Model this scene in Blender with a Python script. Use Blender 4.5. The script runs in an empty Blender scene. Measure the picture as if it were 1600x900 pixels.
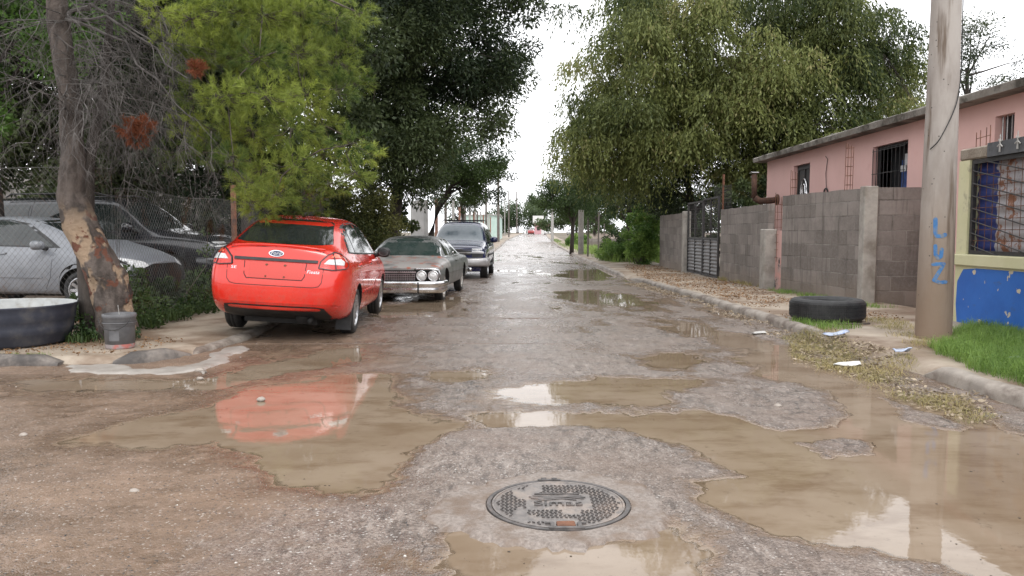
import bpy, bmesh, math, random
import numpy as np
from mathutils import Vector, Matrix
from mathutils.bvhtree import BVHTree
R = math.radians
scene = bpy.context.scene
col = scene.collection
# ------------------------------------------------------------------ camera
F, PITCH, CH = 1208.0, math.atan(88 / 1208.0), 1.35
cam_d = bpy.data.cameras.new('camera'); cam = bpy.data.objects.new('camera', cam_d); col.objects.link(cam)
cam.location = (0, 0, CH); cam.rotation_euler = (math.pi / 2 - PITCH, 0, 0)
cam_d.sensor_width = 36; cam_d.lens = F / 1600 * 36; cam_d.clip_start = .05; cam_d.clip_end = 3000
scene.camera = cam
# ------------------------------------------------------------------ sky, sun, exposure
world = bpy.data.worlds.new('World'); scene.world = world; world.use_nodes = True
wn = world.node_tree; wn.nodes.clear()
wo = wn.nodes.new('ShaderNodeOutputWorld'); bg = wn.nodes.new('ShaderNodeBackground')
sky = wn.nodes.new('ShaderNodeTexSky'); sky.sky_type = 'NISHITA'; sky.sun_disc = False
SUN_EL, SUN_AZ = R(55), R(160)
sky.sun_elevation = SUN_EL; sky.sun_rotation = SUN_AZ; sky.dust_density = 4; sky.air_density = 1.0
hs = wn.nodes.new('ShaderNodeHueSaturation'); hs.inputs['Saturation'].default_value = .12
mxw = wn.nodes.new('ShaderNodeMix'); mxw.data_type = 'RGBA'
mxw.inputs[0].default_value = .75; mxw.inputs[7].default_value = (22.0, 22.2, 22.8, 1)      # even cloud cover
wn.links.new(sky.outputs[0], hs.inputs['Color']); wn.links.new(hs.outputs[0], mxw.inputs[6])
wn.links.new(mxw.outputs[2], bg.inputs[0]); bg.inputs[1].default_value = .12
wn.links.new(bg.outputs[0], wo.inputs[0])
sun_d = bpy.data.lights.new('sun', 'SUN'); sun = bpy.data.objects.new('sun', sun_d); col.objects.link(sun)
sun_d.energy = 1.2; sun_d.angle = R(20); sun_d.color = (1, .97, .92)
sdir = Vector((math.sin(SUN_AZ) * math.cos(SUN_EL), math.cos(SUN_AZ) * math.cos(SUN_EL), math.sin(SUN_EL)))
sun.rotation_euler = sdir.to_track_quat('Z', 'Y').to_euler(); sun.location = (0, -5, 30)
vs = scene.view_settings
vs.view_transform = 'Standard'; vs.look = 'None'; vs.gamma = 1; vs.use_curve_mapping = False; vs.exposure = -.08
scene.cycles.max_bounces = 6; scene.cycles.diffuse_bounces = 3; scene.cycles.glossy_bounces = 3
scene.cycles.transmission_bounces = 3; scene.cycles.transparent_max_bounces = 4
scene.cycles.use_denoising = True; scene.cycles.sample_clamp_indirect = 6
# ------------------------------------------------------------------ basic helpers
_gy = np.arange(-50, 700, 1.0)
_gz = np.interp(_gy, [-50, 13, 26, 42, 100, 210, 320, 700], [0, 0, -.2, -.14, .15, .62, .8, .8])
_k = np.ones(7) / 7
_gz = np.convolve(np.pad(_gz, 3, mode='edge'), _k, 'valid')
def g(y): return np.interp(y, _gy, _gz)
def gf(y): return float(g(y))
def W(u, v, dz=0.0):
    """pixel of the 1600x900 survey photo -> point on the ground + dz"""
    cp, sp = math.cos(PITCH), math.sin(PITCH)
    a, b = (u - 800) / F, (450 - v) / F
    d = (a, cp + b * sp, -sp + b * cp)
    z = dz
    for _ in range(6):
        t = (z - CH) / d[2]
        z = gf(d[1] * t) + dz
    return (d[0] * t, d[1] * t)
_hr = np.random.RandomState(5); _tab = _hr.rand(256, 256)
def vnoise(x, y, s=1.0, seed=0):
    x = np.asarray(x) / s + seed * 17.3; y = np.asarray(y) / s + seed * 9.1
    xi = np.floor(x).astype(int); yi = np.floor(y).astype(int)
    fx = x - xi; fy = y - yi; fx = fx * fx * (3 - 2 * fx); fy = fy * fy * (3 - 2 * fy)
    T = lambda i, j: _tab[i & 255, j & 255]
    return (T(xi, yi) * (1 - fx) + T(xi + 1, yi) * fx) * (1 - fy) + (T(xi, yi + 1) * (1 - fx) + T(xi + 1, yi + 1) * fx) * fy
def fbm(x, y, s, o=4, seed=0):
    r = 0; a = .5; t = 0
    for i in range(o):
        r = r + a * vnoise(x, y, s / 2 ** i, seed + i); t += a; a *= .5
    return r / t
def tag(o, label=None, cat=None, group=None, kind=None):
    if label: o['label'] = label
    if cat: o['category'] = cat
    if group: o['group'] = group
    if kind: o['kind'] = kind
    return o
def empty(name, loc=(0, 0, 0), rot=(0, 0, 0), parent=None):
    o = bpy.data.objects.new(name, None); col.objects.link(o); o.location = loc; o.rotation_euler = rot
    o.empty_display_size = .2
    if parent: o.parent = parent
    return o
def new_obj(name, me, mat, parent=None, smooth=False):
    me.name = name
    if mat is not None:
        for m in (mat if isinstance(mat, (list, tuple)) else [mat]): me.materials.append(m)
    o = bpy.data.objects.new(name, me); col.objects.link(o)
    if parent: o.parent = parent
    if smooth: me.shade_smooth()
    return o
def mesh_np(name, V, Fc, mat, parent=None, tint=None, smooth=False, pattr=None):
    V = np.asarray(V, dtype=np.float32); Fc = np.asarray(Fc, dtype=np.int32); k = Fc.shape[1]
    me = bpy.data.meshes.new(name)
    me.vertices.add(len(V)); me.vertices.foreach_set('co', V.ravel())
    me.loops.add(Fc.size); me.loops.foreach_set('vertex_index', Fc.ravel())
    me.polygons.add(len(Fc)); me.polygons.foreach_set('loop_start', np.arange(len(Fc), dtype=np.int32) * k)
    if tint is not None:
        a = me.attributes.new('tint', 'FLOAT', 'FACE'); a.data.foreach_set('value', np.asarray(tint, dtype=np.float32))
    if pattr:
        for n, arr in pattr.items():
            a = me.attributes.new(n, 'FLOAT', 'POINT'); a.data.foreach_set('value', np.asarray(arr, dtype=np.float32).ravel())
    me.update(calc_edges=True)
    return new_obj(name, me, mat, parent, smooth)
class MB:
    def __init__(s): s.v = []; s.f = []; s.m = []
    def add(s, vs, fs, m=0):
        n = len(s.v); s.v += [tuple(p) for p in vs]; s.f += [tuple(i + n for i in f) for f in fs]; s.m += [m] * len(fs); return s
    def box(s, c, d, rz=0, m=0, rx=0, ry=0, taper=1.0):
        M = Matrix.Rotation(rz, 3, 'Z') @ Matrix.Rotation(ry, 3, 'Y') @ Matrix.Rotation(rx, 3, 'X')
        P = []
        for k in (-1, 1):
            t = taper if k > 0 else 1
            for i, j in ((-1, -1), (1, -1), (1, 1), (-1, 1)):
                P.append(Vector(c) + M @ Vector((i * d[0] / 2 * t, j * d[1] / 2 * t, k * d[2] / 2)))
        return s.add(P, [(3, 2, 1, 0), (4, 5, 6, 7), (0, 1, 5, 4), (1, 2, 6, 5), (2, 3, 7, 6), (3, 0, 4, 7)], m)
    def bbox(s, x0, x1, y0, y1, z0, z1, m=0):
        return s.box(((x0 + x1) / 2, (y0 + y1) / 2, (z0 + z1) / 2), (x1 - x0, y1 - y0, z1 - z0), m=m)
    def tube(s, pts, r, n=6, m=0, cap=True):
        pts = [Vector(p) for p in pts]
        if not hasattr(r, '__len__'): r = [r] * len(pts)
        V = []; up = Vector((.13, .07, 1))
        for i, p in enumerate(pts):
            d = (pts[min(i + 1, len(pts) - 1)] - pts[max(i - 1, 0)])
            d = d.normalized() if d.length > 1e-9 else Vector((0, 0, 1))
            a = d.cross(up)
            if a.length < .15: a = d.cross(Vector((1, .1, 0)))
            a.normalize(); b = d.cross(a)
            for k in range(n):
                t = 2 * math.pi * k / n
                V.append(p + (a * math.cos(t) + b * math.sin(t)) * r[i])
        Fs = []
        for i in range(len(pts) - 1):
            for k in range(n):
                k2 = (k + 1) % n
                Fs.append((i * n + k, i * n + k2, (i + 1) * n + k2, (i + 1) * n + k))
        if cap:
            Fs.append(tuple(range(n - 1, -1, -1))); Fs.append(tuple((len(pts) - 1) * n + k for k in range(n)))
        return s.add(V, Fs, m)
    def lathe(s, prof, c=(0, 0, 0), n=32, axis='Z', m=0, closed=False, jit=None):
        V = []
        for (r, h) in prof:
            for k in range(n):
                t = 2 * math.pi * k / n
                a, b = r * math.cos(t), r * math.sin(t)
                p = {'Z': (a, b, h), 'Y': (a, h, b), 'X': (h, a, b)}[axis]
                V.append((c[0] + p[0], c[1] + p[1], c[2] + p[2]))
        Fs = []; L = len(prof)
        for i in range(L if closed else L - 1):
            i2 = (i + 1) % L
            for k in range(n):
                k2 = (k + 1) % n
                Fs.append((i * n + k, i * n + k2, i2 * n + k2, i2 * n + k))
        return s.add(V, Fs, m)
    def build(s, name, mat, parent=None, smooth=False, bevel=0, fix=True):
        me = bpy.data.meshes.new(name); me.from_pydata(s.v, [], s.f)
        me.polygons.foreach_set('material_index', s.m)
        if fix or bevel:
            bm = bmesh.new(); bm.from_mesh(me)
            if fix: bmesh.ops.recalc_face_normals(bm, faces=bm.faces)
            if bevel: bmesh.ops.bevel(bm, geom=list(bm.edges), offset=bevel, segments=1, affect='EDGES', profile=.5)
            bm.to_mesh(me); bm.free()
        me.update()
        return new_obj(name, me, mat, parent, smooth)
# ------------------------------------------------------------------ materials
def nmat(name):
    m = bpy.data.materials.new(name); m.use_nodes = True
    return m, m.node_tree, m.node_tree.nodes['Principled BSDF']
def N(nt, t, **kw):
    n = nt.nodes.new(t)
    for k, v in kw.items():
        if k in n.inputs: n.inputs[k].default_value = v
        else: setattr(n, k, v)
    return n
def mixc(nt, fac, a, b, mode='MIX'):
    n = nt.nodes.new('ShaderNodeMix'); n.data_type = 'RGBA'; n.blend_type = mode
    for idx, v in ((0, fac), (6, a), (7, b)):
        if isinstance(v, bpy.types.NodeSocket): nt.links.new(v, n.inputs[idx])
        elif idx == 0: n.inputs[0].default_value = v
        else: n.inputs[idx].default_value = (*v, 1) if len(v) == 3 else v
    return n.outputs[2]
def math_n(nt, op, a, b=0.0, c=None, clamp=False):
    n = nt.nodes.new('ShaderNodeMath'); n.operation = op; n.use_clamp = clamp
    for i, v in enumerate((a, b) if c is None else (a, b, c)):
        if isinstance(v, bpy.types.NodeSocket): nt.links.new(v, n.inputs[i])
        else: n.inputs[i].default_value = v
    return n.outputs[0]
def ramp(nt, src, p0, p1):
    n = nt.nodes.new('ShaderNodeMapRange'); nt.links.new(src, n.inputs[0])
    n.inputs[1].default_value = p0; n.inputs[2].default_value = p1; n.interpolation_type = 'SMOOTHSTEP'
    return n.outputs[0]
def coord(nt, scale=(1, 1, 1), which='Object'):
    tc = nt.nodes.new('ShaderNodeTexCoord'); mp = nt.nodes.new('ShaderNodeMapping')
    nt.links.new(tc.outputs[which], mp.inputs[0]); mp.inputs['Scale'].default_value = scale
    return mp.outputs[0]
def noise(nt, vec, scale, detail=5, rough=.6):
    n = nt.nodes.new('ShaderNodeTexNoise'); nt.links.new(vec, n.inputs['Vector'])
    n.inputs['Scale'].default_value = scale; n.inputs['Detail'].default_value = detail; n.inputs['Roughness'].default_value = rough
    return n.outputs['Fac']
def bump(nt, h, strength, dist, bsdf=None):
    b = nt.nodes.new('ShaderNodeBump'); nt.links.new(h, b.inputs['Height'])
    b.inputs['Strength'].default_value = strength; b.inputs['Distance'].default_value = dist
    if bsdf: nt.links.new(b.outputs[0], bsdf.inputs['Normal'])
    return b.outputs[0]
def M2(name, c1, c2, scale=6, rough=.7, metal=0, bmp=.3, bd=.01, dirt=None, dscale=1.5, dlo=.5, dhi=.7, stretch=(1, 1, 1), spec=.5, coat=0, r2=None, bscale=None):
    """two colours mixed by noise, plus optional stains, plus bump"""
    m, nt, b = nmat(name); v = coord(nt, stretch)
    n1 = noise(nt, v, scale); c = mixc(nt, ramp(nt, n1, .3, .7), c1, c2)
    if dirt is not None:
        n2 = noise(nt, v, dscale, 6, .65); c = mixc(nt, ramp(nt, n2, dlo, dhi), c, dirt)
    nt.links.new(c, b.inputs['Base Color'])
    b.inputs['Metallic'].default_value = metal; b.inputs['Specular IOR Level'].default_value = spec
    b.inputs['Coat Weight'].default_value = coat; b.inputs['Coat Roughness'].default_value = .04
    if r2 is None: b.inputs['Roughness'].default_value = rough
    else:
        mr = nt.nodes.new('ShaderNodeMapRange'); nt.links.new(noise(nt, v, scale * .6), mr.inputs[0])
        mr.inputs[1].default_value = .3; mr.inputs[2].default_value = .7; mr.inputs[3].default_value = rough; mr.inputs[4].default_value = r2
        nt.links.new(mr.outputs[0], b.inputs['Roughness'])
    if bmp: bump(nt, noise(nt, v, bscale or scale * 4), bmp, bd, b)
    return m
def leaf_mat(name, dark, light, trans=.35, rough=.55, third=None):
    m, nt, b = nmat(name)
    at = nt.nodes.new('ShaderNodeAttribute'); at.attribute_name = 'tint'
    c = mixc(nt, at.outputs['Fac'], dark, light)
    if third is not None: c = mixc(nt, ramp(nt, at.outputs['Fac'], .93, 1.0), c, third)
    nt.links.new(c, b.inputs['Base Color']); b.inputs['Roughness'].default_value = rough
    b.inputs['Specular IOR Level'].default_value = .35
    tr = nt.nodes.new('ShaderNodeBsdfTranslucent'); nt.links.new(c, tr.inputs[0])
    ms = nt.nodes.new('ShaderNodeMixShader'); ms.inputs[0].default_value = trans
    nt.links.new(b.outputs[0], ms.inputs[1]); nt.links.new(tr.outputs[0], ms.inputs[2])
    nt.links.new(ms.outputs[0], nt.nodes['Material Output'].inputs[0])
    return m
black_rubber = M2('rubber', (.012, .012, .013), (.03, .03, .03), 12, .55, bmp=.25, r2=.7, dirt=(.09, .075, .06), dlo=.58, dhi=.8, dscale=7)
black_plastic = M2('black_plastic', (.012, .012, .013), (.03, .03, .031), 10, .45, bmp=.05)
under_dark = M2('underbody', (.006, .006, .006), (.015, .013, .012), 10, .85, bmp=.1)
alloy = M2('alloy', (.42, .42, .43), (.55, .55, .56), 8, .3, metal=.8, bmp=.03, dirt=(.18, .15, .12), dlo=.55, dhi=.75, dscale=9)
chrome = M2('chrome', (.55, .55, .56), (.72, .72, .73), 9, .12, metal=1, bmp=.04, dirt=(.22, .17, .14), dlo=.55, dhi=.75, dscale=8, r2=.35)
def glass_m(name, c=(.012, .016, .016), rough=.03, tint2=(.03, .035, .034)):
    return M2(name, c, tint2, 3, rough, bmp=.0, spec=.7, r2=rough + .05)
glass = glass_m('car_glass')
concrete = M2('concrete', (.27, .25, .225), (.36, .335, .30), 7, .85, bmp=.5, bd=.006, dirt=(.17, .145, .12), dlo=.45, dhi=.7, dscale=1.6)
rust = M2('rusty_iron', (.11, .045, .025), (.2, .09, .05), 14, .85, bmp=.4, bd=.004, dirt=(.05, .03, .025), dscale=5)
dark_iron = M2('dark_iron', (.018, .018, .02), (.04, .036, .034), 14, .6, bmp=.2, bd=.003, dirt=(.11, .06, .04), dlo=.58, dhi=.75, dscale=6)
wire_m = M2('galvanised_wire', (.10, .10, .095), (.19, .18, .17), 9, .5, metal=.5, bmp=0, dirt=(.14, .07, .04), dlo=.52, dhi=.66, dscale=2)
bark = M2('bark', (.07, .055, .045), (.13, .105, .09), 9, .9, bmp=.8, bd=.02, dirt=(.035, .028, .022), dscale=4, stretch=(1, 1, .3))
dark_bark = M2('dark_bark', (.03, .024, .02), (.06, .048, .04), 9, .9, bmp=.8, bd=.02, stretch=(1, 1, .3))
# ------------------------------------------------------------------ projected trim (lamps, glass, seams laid on a hull)
def _ray(bvh, P, D):
    h = bvh.ray_cast(P, D, 12)
    return h[0]
def project(me_verts, org, U, V, D, bvh, off):
    out = []; ds = []
    for (a, b) in me_verts:
        P = org + U * a + V * b; h = _ray(bvh, P, D)
        out.append((P, h)); 
        if h is not None: ds.append((h - P).dot(D))
    md = sum(ds) / max(1, len(ds)) if ds else 3
    res = []
    for P, h in out:
        if h is None:
            q = bvh.find_nearest(P + D * md)[0]; h = q if q is not None else P + D * md
        res.append(h - D * off)
    return res
def frame(view):
    """rays towards the hull from a side of the thing; a,b are the two in-plane coordinates"""
    if view == 'rear': return Vector((-6, 0, 0)), Vector((0, 1, 0)), Vector((0, 0, 1)), Vector((1, 0, 0))
    if view == 'front': return Vector((6, 0, 0)), Vector((0, 1, 0)), Vector((0, 0, 1)), Vector((-1, 0, 0))
    if view == 'right': return Vector((0, -4, 0)), Vector((1, 0, 0)), Vector((0, 0, 1)), Vector((0, 1, 0))
    if view == 'left': return Vector((0, 4, 0)), Vector((1, 0, 0)), Vector((0, 0, 1)), Vector((0, -1, 0))
    if view == 'top': return Vector((0, 0, 5)), Vector((1, 0, 0)), Vector((0, 1, 0)), Vector((0, 0, -1))
def decal(name, bvh, polys, view, mat, parent, off=.004, th=.008, step=.07):
    org, U, V, D = frame(view) if isinstance(view, str) else view
    if not isinstance(polys[0][0], (tuple, list)): polys = [polys]
    bm = bmesh.new()
    for poly in polys:
        bm.faces.new([bm.verts.new((a, b, 0)) for a, b in poly])
    for ax in (0, 1):
        vals = [v.co[ax] for v in bm.verts]; lo, hi = min(vals), max(vals)
        t = math.floor(lo / step) * step + step
        while t < hi - 1e-4:
            no = [0, 0, 0]; no[ax] = 1; co = [0, 0, 0]; co[ax] = t
            bmesh.ops.bisect_plane(bm, geom=list(bm.verts) + list(bm.edges) + list(bm.faces), plane_co=co, plane_no=no)
            t += step
    vs_ = list(bm.verts); res = project([(v.co.x, v.co.y) for v in vs_], org, U, V, D, bvh, off)
    for v, p in zip(vs_, res): v.co = p
    be = [e for e in bm.edges if e.is_boundary]
    r = bmesh.ops.extrude_edge_only(bm, edges=be)
    for v in r['geom']:
        if isinstance(v, bmesh.types.BMVert): v.co += D * th
    bmesh.ops.recalc_face_normals(bm, faces=bm.faces)
    # open shell: make it face outward (against the ray)
    s = sum(f.normal.dot(D) * f.calc_area() for f in bm.faces)
    if s > 0: bmesh.ops.reverse_faces(bm, faces=bm.faces)
    me = bpy.data.meshes.new(name); bm.to_mesh(me); bm.free()
    o = new_obj(name, me, mat, parent); me.shade_smooth(); me.set_sharp_from_angle(angle=R(40))
    return o
def strip(pts, w):
    """a thin closed outline along a 2D path: list of quads"""
    out = []
    for (a, b) in zip(pts[:-1], pts[1:]):
        dx, dy = b[0] - a[0], b[1] - a[1]; l = math.hypot(dx, dy) or 1
        nx, ny = -dy / l * w / 2, dx / l * w / 2
        out.append([(a[0] + nx, a[1] + ny), (a[0] - nx, a[1] - ny), (b[0] - nx, b[1] - ny), (b[0] + nx, b[1] + ny)])
    return out
def oval(c, rx, ry, n=20, a0=0):
    return [(c[0] + rx * math.cos(2 * math.pi * k / n + a0), c[1] + ry * math.sin(2 * math.pi * k / n + a0)) for k in range(n)]
def text_mesh(s, size, extrude=0.0):
    cu = bpy.data.curves.new('t', 'FONT'); cu.body = s; cu.size = size; cu.extrude = extrude; cu.align_x = 'CENTER'; cu.align_y = 'CENTER'
    cu.resolution_u = 3
    o = bpy.data.objects.new('t', cu); col.objects.link(o); bpy.context.view_layer.update()
    me = bpy.data.meshes.new_from_object(o.evaluated_get(bpy.context.evaluated_depsgraph_get()))
    bpy.data.objects.remove(o); bpy.data.curves.remove(cu)
    return me
def text_decal(name, s, size, c, view, bvh, mat, parent, off=.006, mirror=False, shear=0, wide=1.0):
    me = text_mesh(s, size); org, U, V, D = frame(view) if isinstance(view, str) else view
    sg = -1 if mirror else 1
    pts = [(c[0] + sg * (v.co.x * wide + shear * v.co.y), c[1] + v.co.y) for v in me.vertices]
    for v, p in zip(me.vertices, project(pts, org, U, V, D, bvh, off)): v.co = p
    me.update()
    return new_obj(name, me, mat, parent)
# ------------------------------------------------------------------ vehicles (local: X forward, Y left, Z up, origin on the ground)
def sec(x, zb, wb, wm, zsh, wsh, wbi, zbelt, wr, zr, zc, dx=None):
    P = [(0, zb), (wb, zb), (wm - .025, zb + .1), (wm, (zb + zsh) / 2 + .03), (wm - .008, zsh - .09), (wsh, zsh), (wbi, zbelt), (wr, zr), (wr * .62, zr + .78 * (zc - zr)), (0, zc)]
    dx = dx or [0] * 10
    return [(x + dx[i], p[0], p[1]) for i, p in enumerate(P)]
def hull(name, secs, mats, parent, axles, wr_, arch=.05, y_in=.5, levels=2, nc=6, bulge=(.05, .05)):
    """lofted closed body, smoothed, with wheel arches cut out; mats = [paint, dark]"""
    bm = bmesh.new(); rings = []
    for S in secs:
        ring = [bm.verts.new(p) for p in S] + [bm.verts.new((p[0], -p[1], p[2])) for p in S[-2:0:-1]]
        rings.append(ring)
    n = len(rings[0]); K = 10
    for a, b in zip(rings[:-1], rings[1:]):
        for k in range(n):
            bm.faces.new((a[k], a[(k + 1) % n], b[(k + 1) % n], b[k]))
    for ring, flip, bl in ((rings[0], 0, -bulge[0]), (rings[-1], 1, bulge[1])):
        rows = [[ring[0]]]
        for k in range(1, K - 1):
            L, Rr = ring[k], ring[n - k]; row = [L]
            for j in range(1, nc):
                t = j / nc; p = L.co.lerp(Rr.co, t); p.x += bl * (1 - (1 - 2 * t) ** 2) ; row.append(bm.verts.new(p))
            row.append(Rr); rows.append(row)
        rows.append([ring[K - 1]])
        ring[0].co.x += bl; ring[K - 1].co.x += bl
        for r0, r1 in zip(rows[:-1], rows[1:]):
            if len(r0) == 1:
                for j in range(nc): bm.faces.new((r0[0], r1[j], r1[j + 1]))
            elif len(r1) == 1:
                for j in range(nc): bm.faces.new((r0[j], r1[0], r0[j + 1]))
            else:
                for j in range(nc): bm.faces.new((r0[j], r1[j], r1[j + 1], r0[j + 1]))
    bmesh.ops.recalc_face_normals(bm, faces=bm.faces)
    me = bpy.data.meshes.new(name); bm.to_mesh(me); bm.free()
    o = new_obj(name, me, mats, None)
    sm = o.modifiers.new('s', 'SUBSURF'); sm.levels = levels; sm.render_levels = levels
    cut = MB()
    for ax in axles:
        for sy in (1, -1):
            cut.lathe([(1e-4, sy * y_in), (wr_ + arch, sy * y_in), (wr_ + arch, sy * 1.3), (1e-4, sy * 1.3)], (ax, 0, wr_), 40, 'Y')
    c = cut.build('cut', [mats[0]])
    bmc = bmesh.new(); bmc.from_mesh(c.data); bmesh.ops.remove_doubles(bmc, verts=bmc.verts, dist=1e-3); bmesh.ops.recalc_face_normals(bmc, faces=bmc.faces); bmc.to_mesh(c.data); bmc.free()
    bo = o.modifiers.new('b', 'BOOLEAN'); bo.operation = 'DIFFERENCE'; bo.object = c; bo.solver = 'EXACT'
    bpy.context.view_layer.update()
    me2 = bpy.data.meshes.new_from_object(o.evaluated_get(bpy.context.evaluated_depsgraph_get()))
    bpy.data.objects.remove(o); bpy.data.objects.remove(c)
    me2.materials.clear()
    zbm = secs[len(secs) // 2][0][2]
    for p in me2.polygons:
        p.material_index = 0; cx, cy, cz = p.center; nn = p.normal
        if nn.z < -.75 and cz < zbm + .07: p.material_index = 1
        for ax in axles:
            d = math.hypot(cx - ax, cz - wr_)
            if abs(cy) > y_in - .02 and d < wr_ + arch + .015:
                dot = (nn.x * (cx - ax) + nn.z * (cz - wr_)) / max(d, .01)
                if abs(cy) < y_in + .01 or dot < -.7: p.material_index = 1
    o2 = new_obj(name, me2, mats, parent)
    me2.shade_smooth(); me2.set_sharp_from_angle(angle=R(38))
    bm = bmesh.new(); bm.from_mesh(me2); bvh = BVHTree.FromBMesh(bm); bm.free()
    return o2, bvh
def wheel(parent, x, y, r, w, spokes=7, rim_mat=None, rim_r=None, kind='alloy', steer=0):
    s = 1 if y > 0 else -1
    e = empty('wheel', (x, y, r), (0, 0, steer), parent)
    rr = rim_r or r * .66
    t = MB(); h = w / 2
    t.lathe([(rr, -h * .8), (rr + .02, -h), (r - .03, -h), (r - .004, -h * .72), (r, -h * .3), (r - .004, -h * .28), (r - .004, -h * .2), (r, -h * .18), (r, h * .18), (r - .004, h * .2), (r - .004, h * .28), (r, h * .3), (r - .004, h * .72), (r - .03, h), (rr + .02, h), (rr, h * .8), (rr - .015, 0)], n=44, axis='Y', closed=True)
    t.build('tyre', black_rubber, e, True)
    rm = rim_mat or alloy; m = MB()
    o = s * h
    if kind == 'alloy':
        m.lathe([(rr + .004, o * .95), (rr - .012, o * .98), (rr - .03, o * .7), (rr - .03, -o * .7)], n=40, axis='Y')
        m.lathe([(.0, o * .62), (.05, o * .62), (.06, o * .5), (.06, o * .2)], n=20, axis='Y')
        for k in range(spokes):
            a = 2 * math.pi * k / spokes
            ca, sa = math.cos(a), math.sin(a); pa = (-sa, ca)
            ri, ro = .04, rr - .01; wi, wo = .03, .022
            P = []
            for (q, wd, yy) in ((ri, wi, .60), (ro, wo, .86)):
                for sg in (-1, 1):
                    P.append((ca * q + pa[0] * wd * sg, o * yy, sa * q + pa[1] * wd * sg))
                    P.append((ca * q + pa[0] * wd * sg * .8, o * (yy - .35), sa * q + pa[1] * wd * sg * .8))
            m.add(P, [(0, 2, 6, 4), (0, 4, 5, 1), (2, 3, 7, 6), (1, 5, 7, 3)])
        m.build('rim', rm, e, False)
        MB().lathe([(0, -o * .1), (rr - .03, -o * .1), (rr - .03, -o * .3)], n=24, axis='Y').build('brake_disc', under_dark, e)
    else:       # dished steel wheel
        m.lathe([(rr + .004, o * .95), (rr - .012, o * .98), (rr - .03, o * .62), (rr * .72, o * .5), (rr * .62, o * .72), (rr * .35, o * .72), (rr * .3, o * .95), (0, o * 1.0)], n=36, axis='Y')
        m.build('rim', rm, e, True)
    return e
def mirror_ear(parent, x, y, z, paint, sx=.12, sy=.2, sz=.15, face=-1):
    s = 1 if y > 0 else -1
    bm = bmesh.new(); bmesh.ops.create_icosphere(bm, subdivisions=3, radius=1)
    for v in bm.verts:
        q = v.co; v.co = Vector((math.copysign(abs(q.x) ** .7, q.x) * sx / 2 if q.x * face > 0 else q.x * sx, math.copysign(abs(q.y) ** .75, q.y) * sy / 2, math.copysign(abs(q.z) ** .75, q.z) * sz / 2)) + Vector((x, y, z))
        if q.x * face > .55: v.co.x = x + face * sx * .42
    me = bpy.data.meshes.new('mirror'); bm.to_mesh(me); bm.free()
    o = new_obj('wing_mirror', me, paint, parent, True)
    MB().tube([(x + .03, y - s * sy * .3, z - sz * .2), (x + .06, y - s * (sy * .5 + .08), z - sz * .45)], [.03, .035], 8).build('mirror_arm', black_plastic, o, True)
    gm = MB(); gp = oval((y, z), sy * .38, sz * .36, 18); xx = x + face * sx * .425
    gm.add([(xx + face * .004, a, b) for a, b in gp], [tuple(range(18))]); gm.build('mirror_glass', alloy if False else glass, o)
    return o
def paint_m(name, c, c2=None, rough=.22, coat=.6, dirt=None, dlo=.62, dhi=.85, metal=0):
    m, nt, b = nmat(name); v = coord(nt)
    cc = mixc(nt, ramp(nt, noise(nt, v, 2.5), .3, .7), c, c2 or tuple(q * .93 for q in c))
    sx = nt.nodes.new('ShaderNodeSeparateXYZ'); nt.links.new(v, sx.inputs[0])
    lo = ramp(nt, sx.outputs[2], .75, .2)                       # road film low on the body
    spl = math_n(nt, 'MULTIPLY', lo, ramp(nt, noise(nt, v, 14, 6, .7), .42, .75))
    cc = mixc(nt, math_n(nt, 'MULTIPLY', spl, .55), cc, (.16, .11, .075))
    if dirt: cc = mixc(nt, ramp(nt, noise(nt, v, 5, 7, .7), dlo, dhi), cc, dirt)
    nt.links.new(cc, b.inputs['Base Color'])
    rg = nt.nodes.new('ShaderNodeMapRange'); nt.links.new(spl, rg.inputs[0]); rg.inputs[3].default_value = rough; rg.inputs[4].default_value = .7
    nt.links.new(rg.outputs[0], b.inputs['Roughness'])
    b.inputs['Metallic'].default_value = metal
    b.inputs['Coat Weight'].default_value = coat; b.inputs['Coat Roughness'].default_value = .03
    bump(nt, noise(nt, v, 40, 2), .03, .002, b)
    return m
SEDAN = [
    sec(-2.11, .36, .58, .755, .90, .69, .635, 1.01, .58, 1.055, 1.085, [-.02, -.03, -.065, -.075, -.045, -.0, .03, .045, .05, .05]),
    sec(-2.00, .30, .70, .82, .92, .79, .73, 1.02, .62, 1.075, 1.10),
    sec(-1.78, .20, .72, .862, .93, .815, .765, 1.01, .62, 1.115, 1.13),
    sec(-1.42, .19, .74, .866, .935, .82, .775, 1.00, .62, 1.30, 1.325),
    sec(-1.0, .18, .75, .866, .93, .82, .775, .985, .60, 1.415, 1.445),
    sec(-.3, .18, .75, .862, .92, .82, .775, .97, .595, 1.435, 1.475),
    sec(.35, .18, .75, .862, .90, .82, .77, .95, .59, 1.41, 1.45),
    sec(.82, .18, .75, .862, .89, .82, .765, .94, .62, 1.26, 1.30),
    sec(1.28, .18, .74, .862, .87, .815, .75, .93, .64, 1.02, 1.055),
    sec(1.7, .18, .72, .85, .82, .79, .72, .88, .58, .94, .97),
    sec(2.05, .20, .66, .80, .70, .73, .66, .77, .50, .82, .845),
    sec(2.2, .26, .52, .68, .62, .60, .54, .68, .42, .72, .735)]
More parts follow.
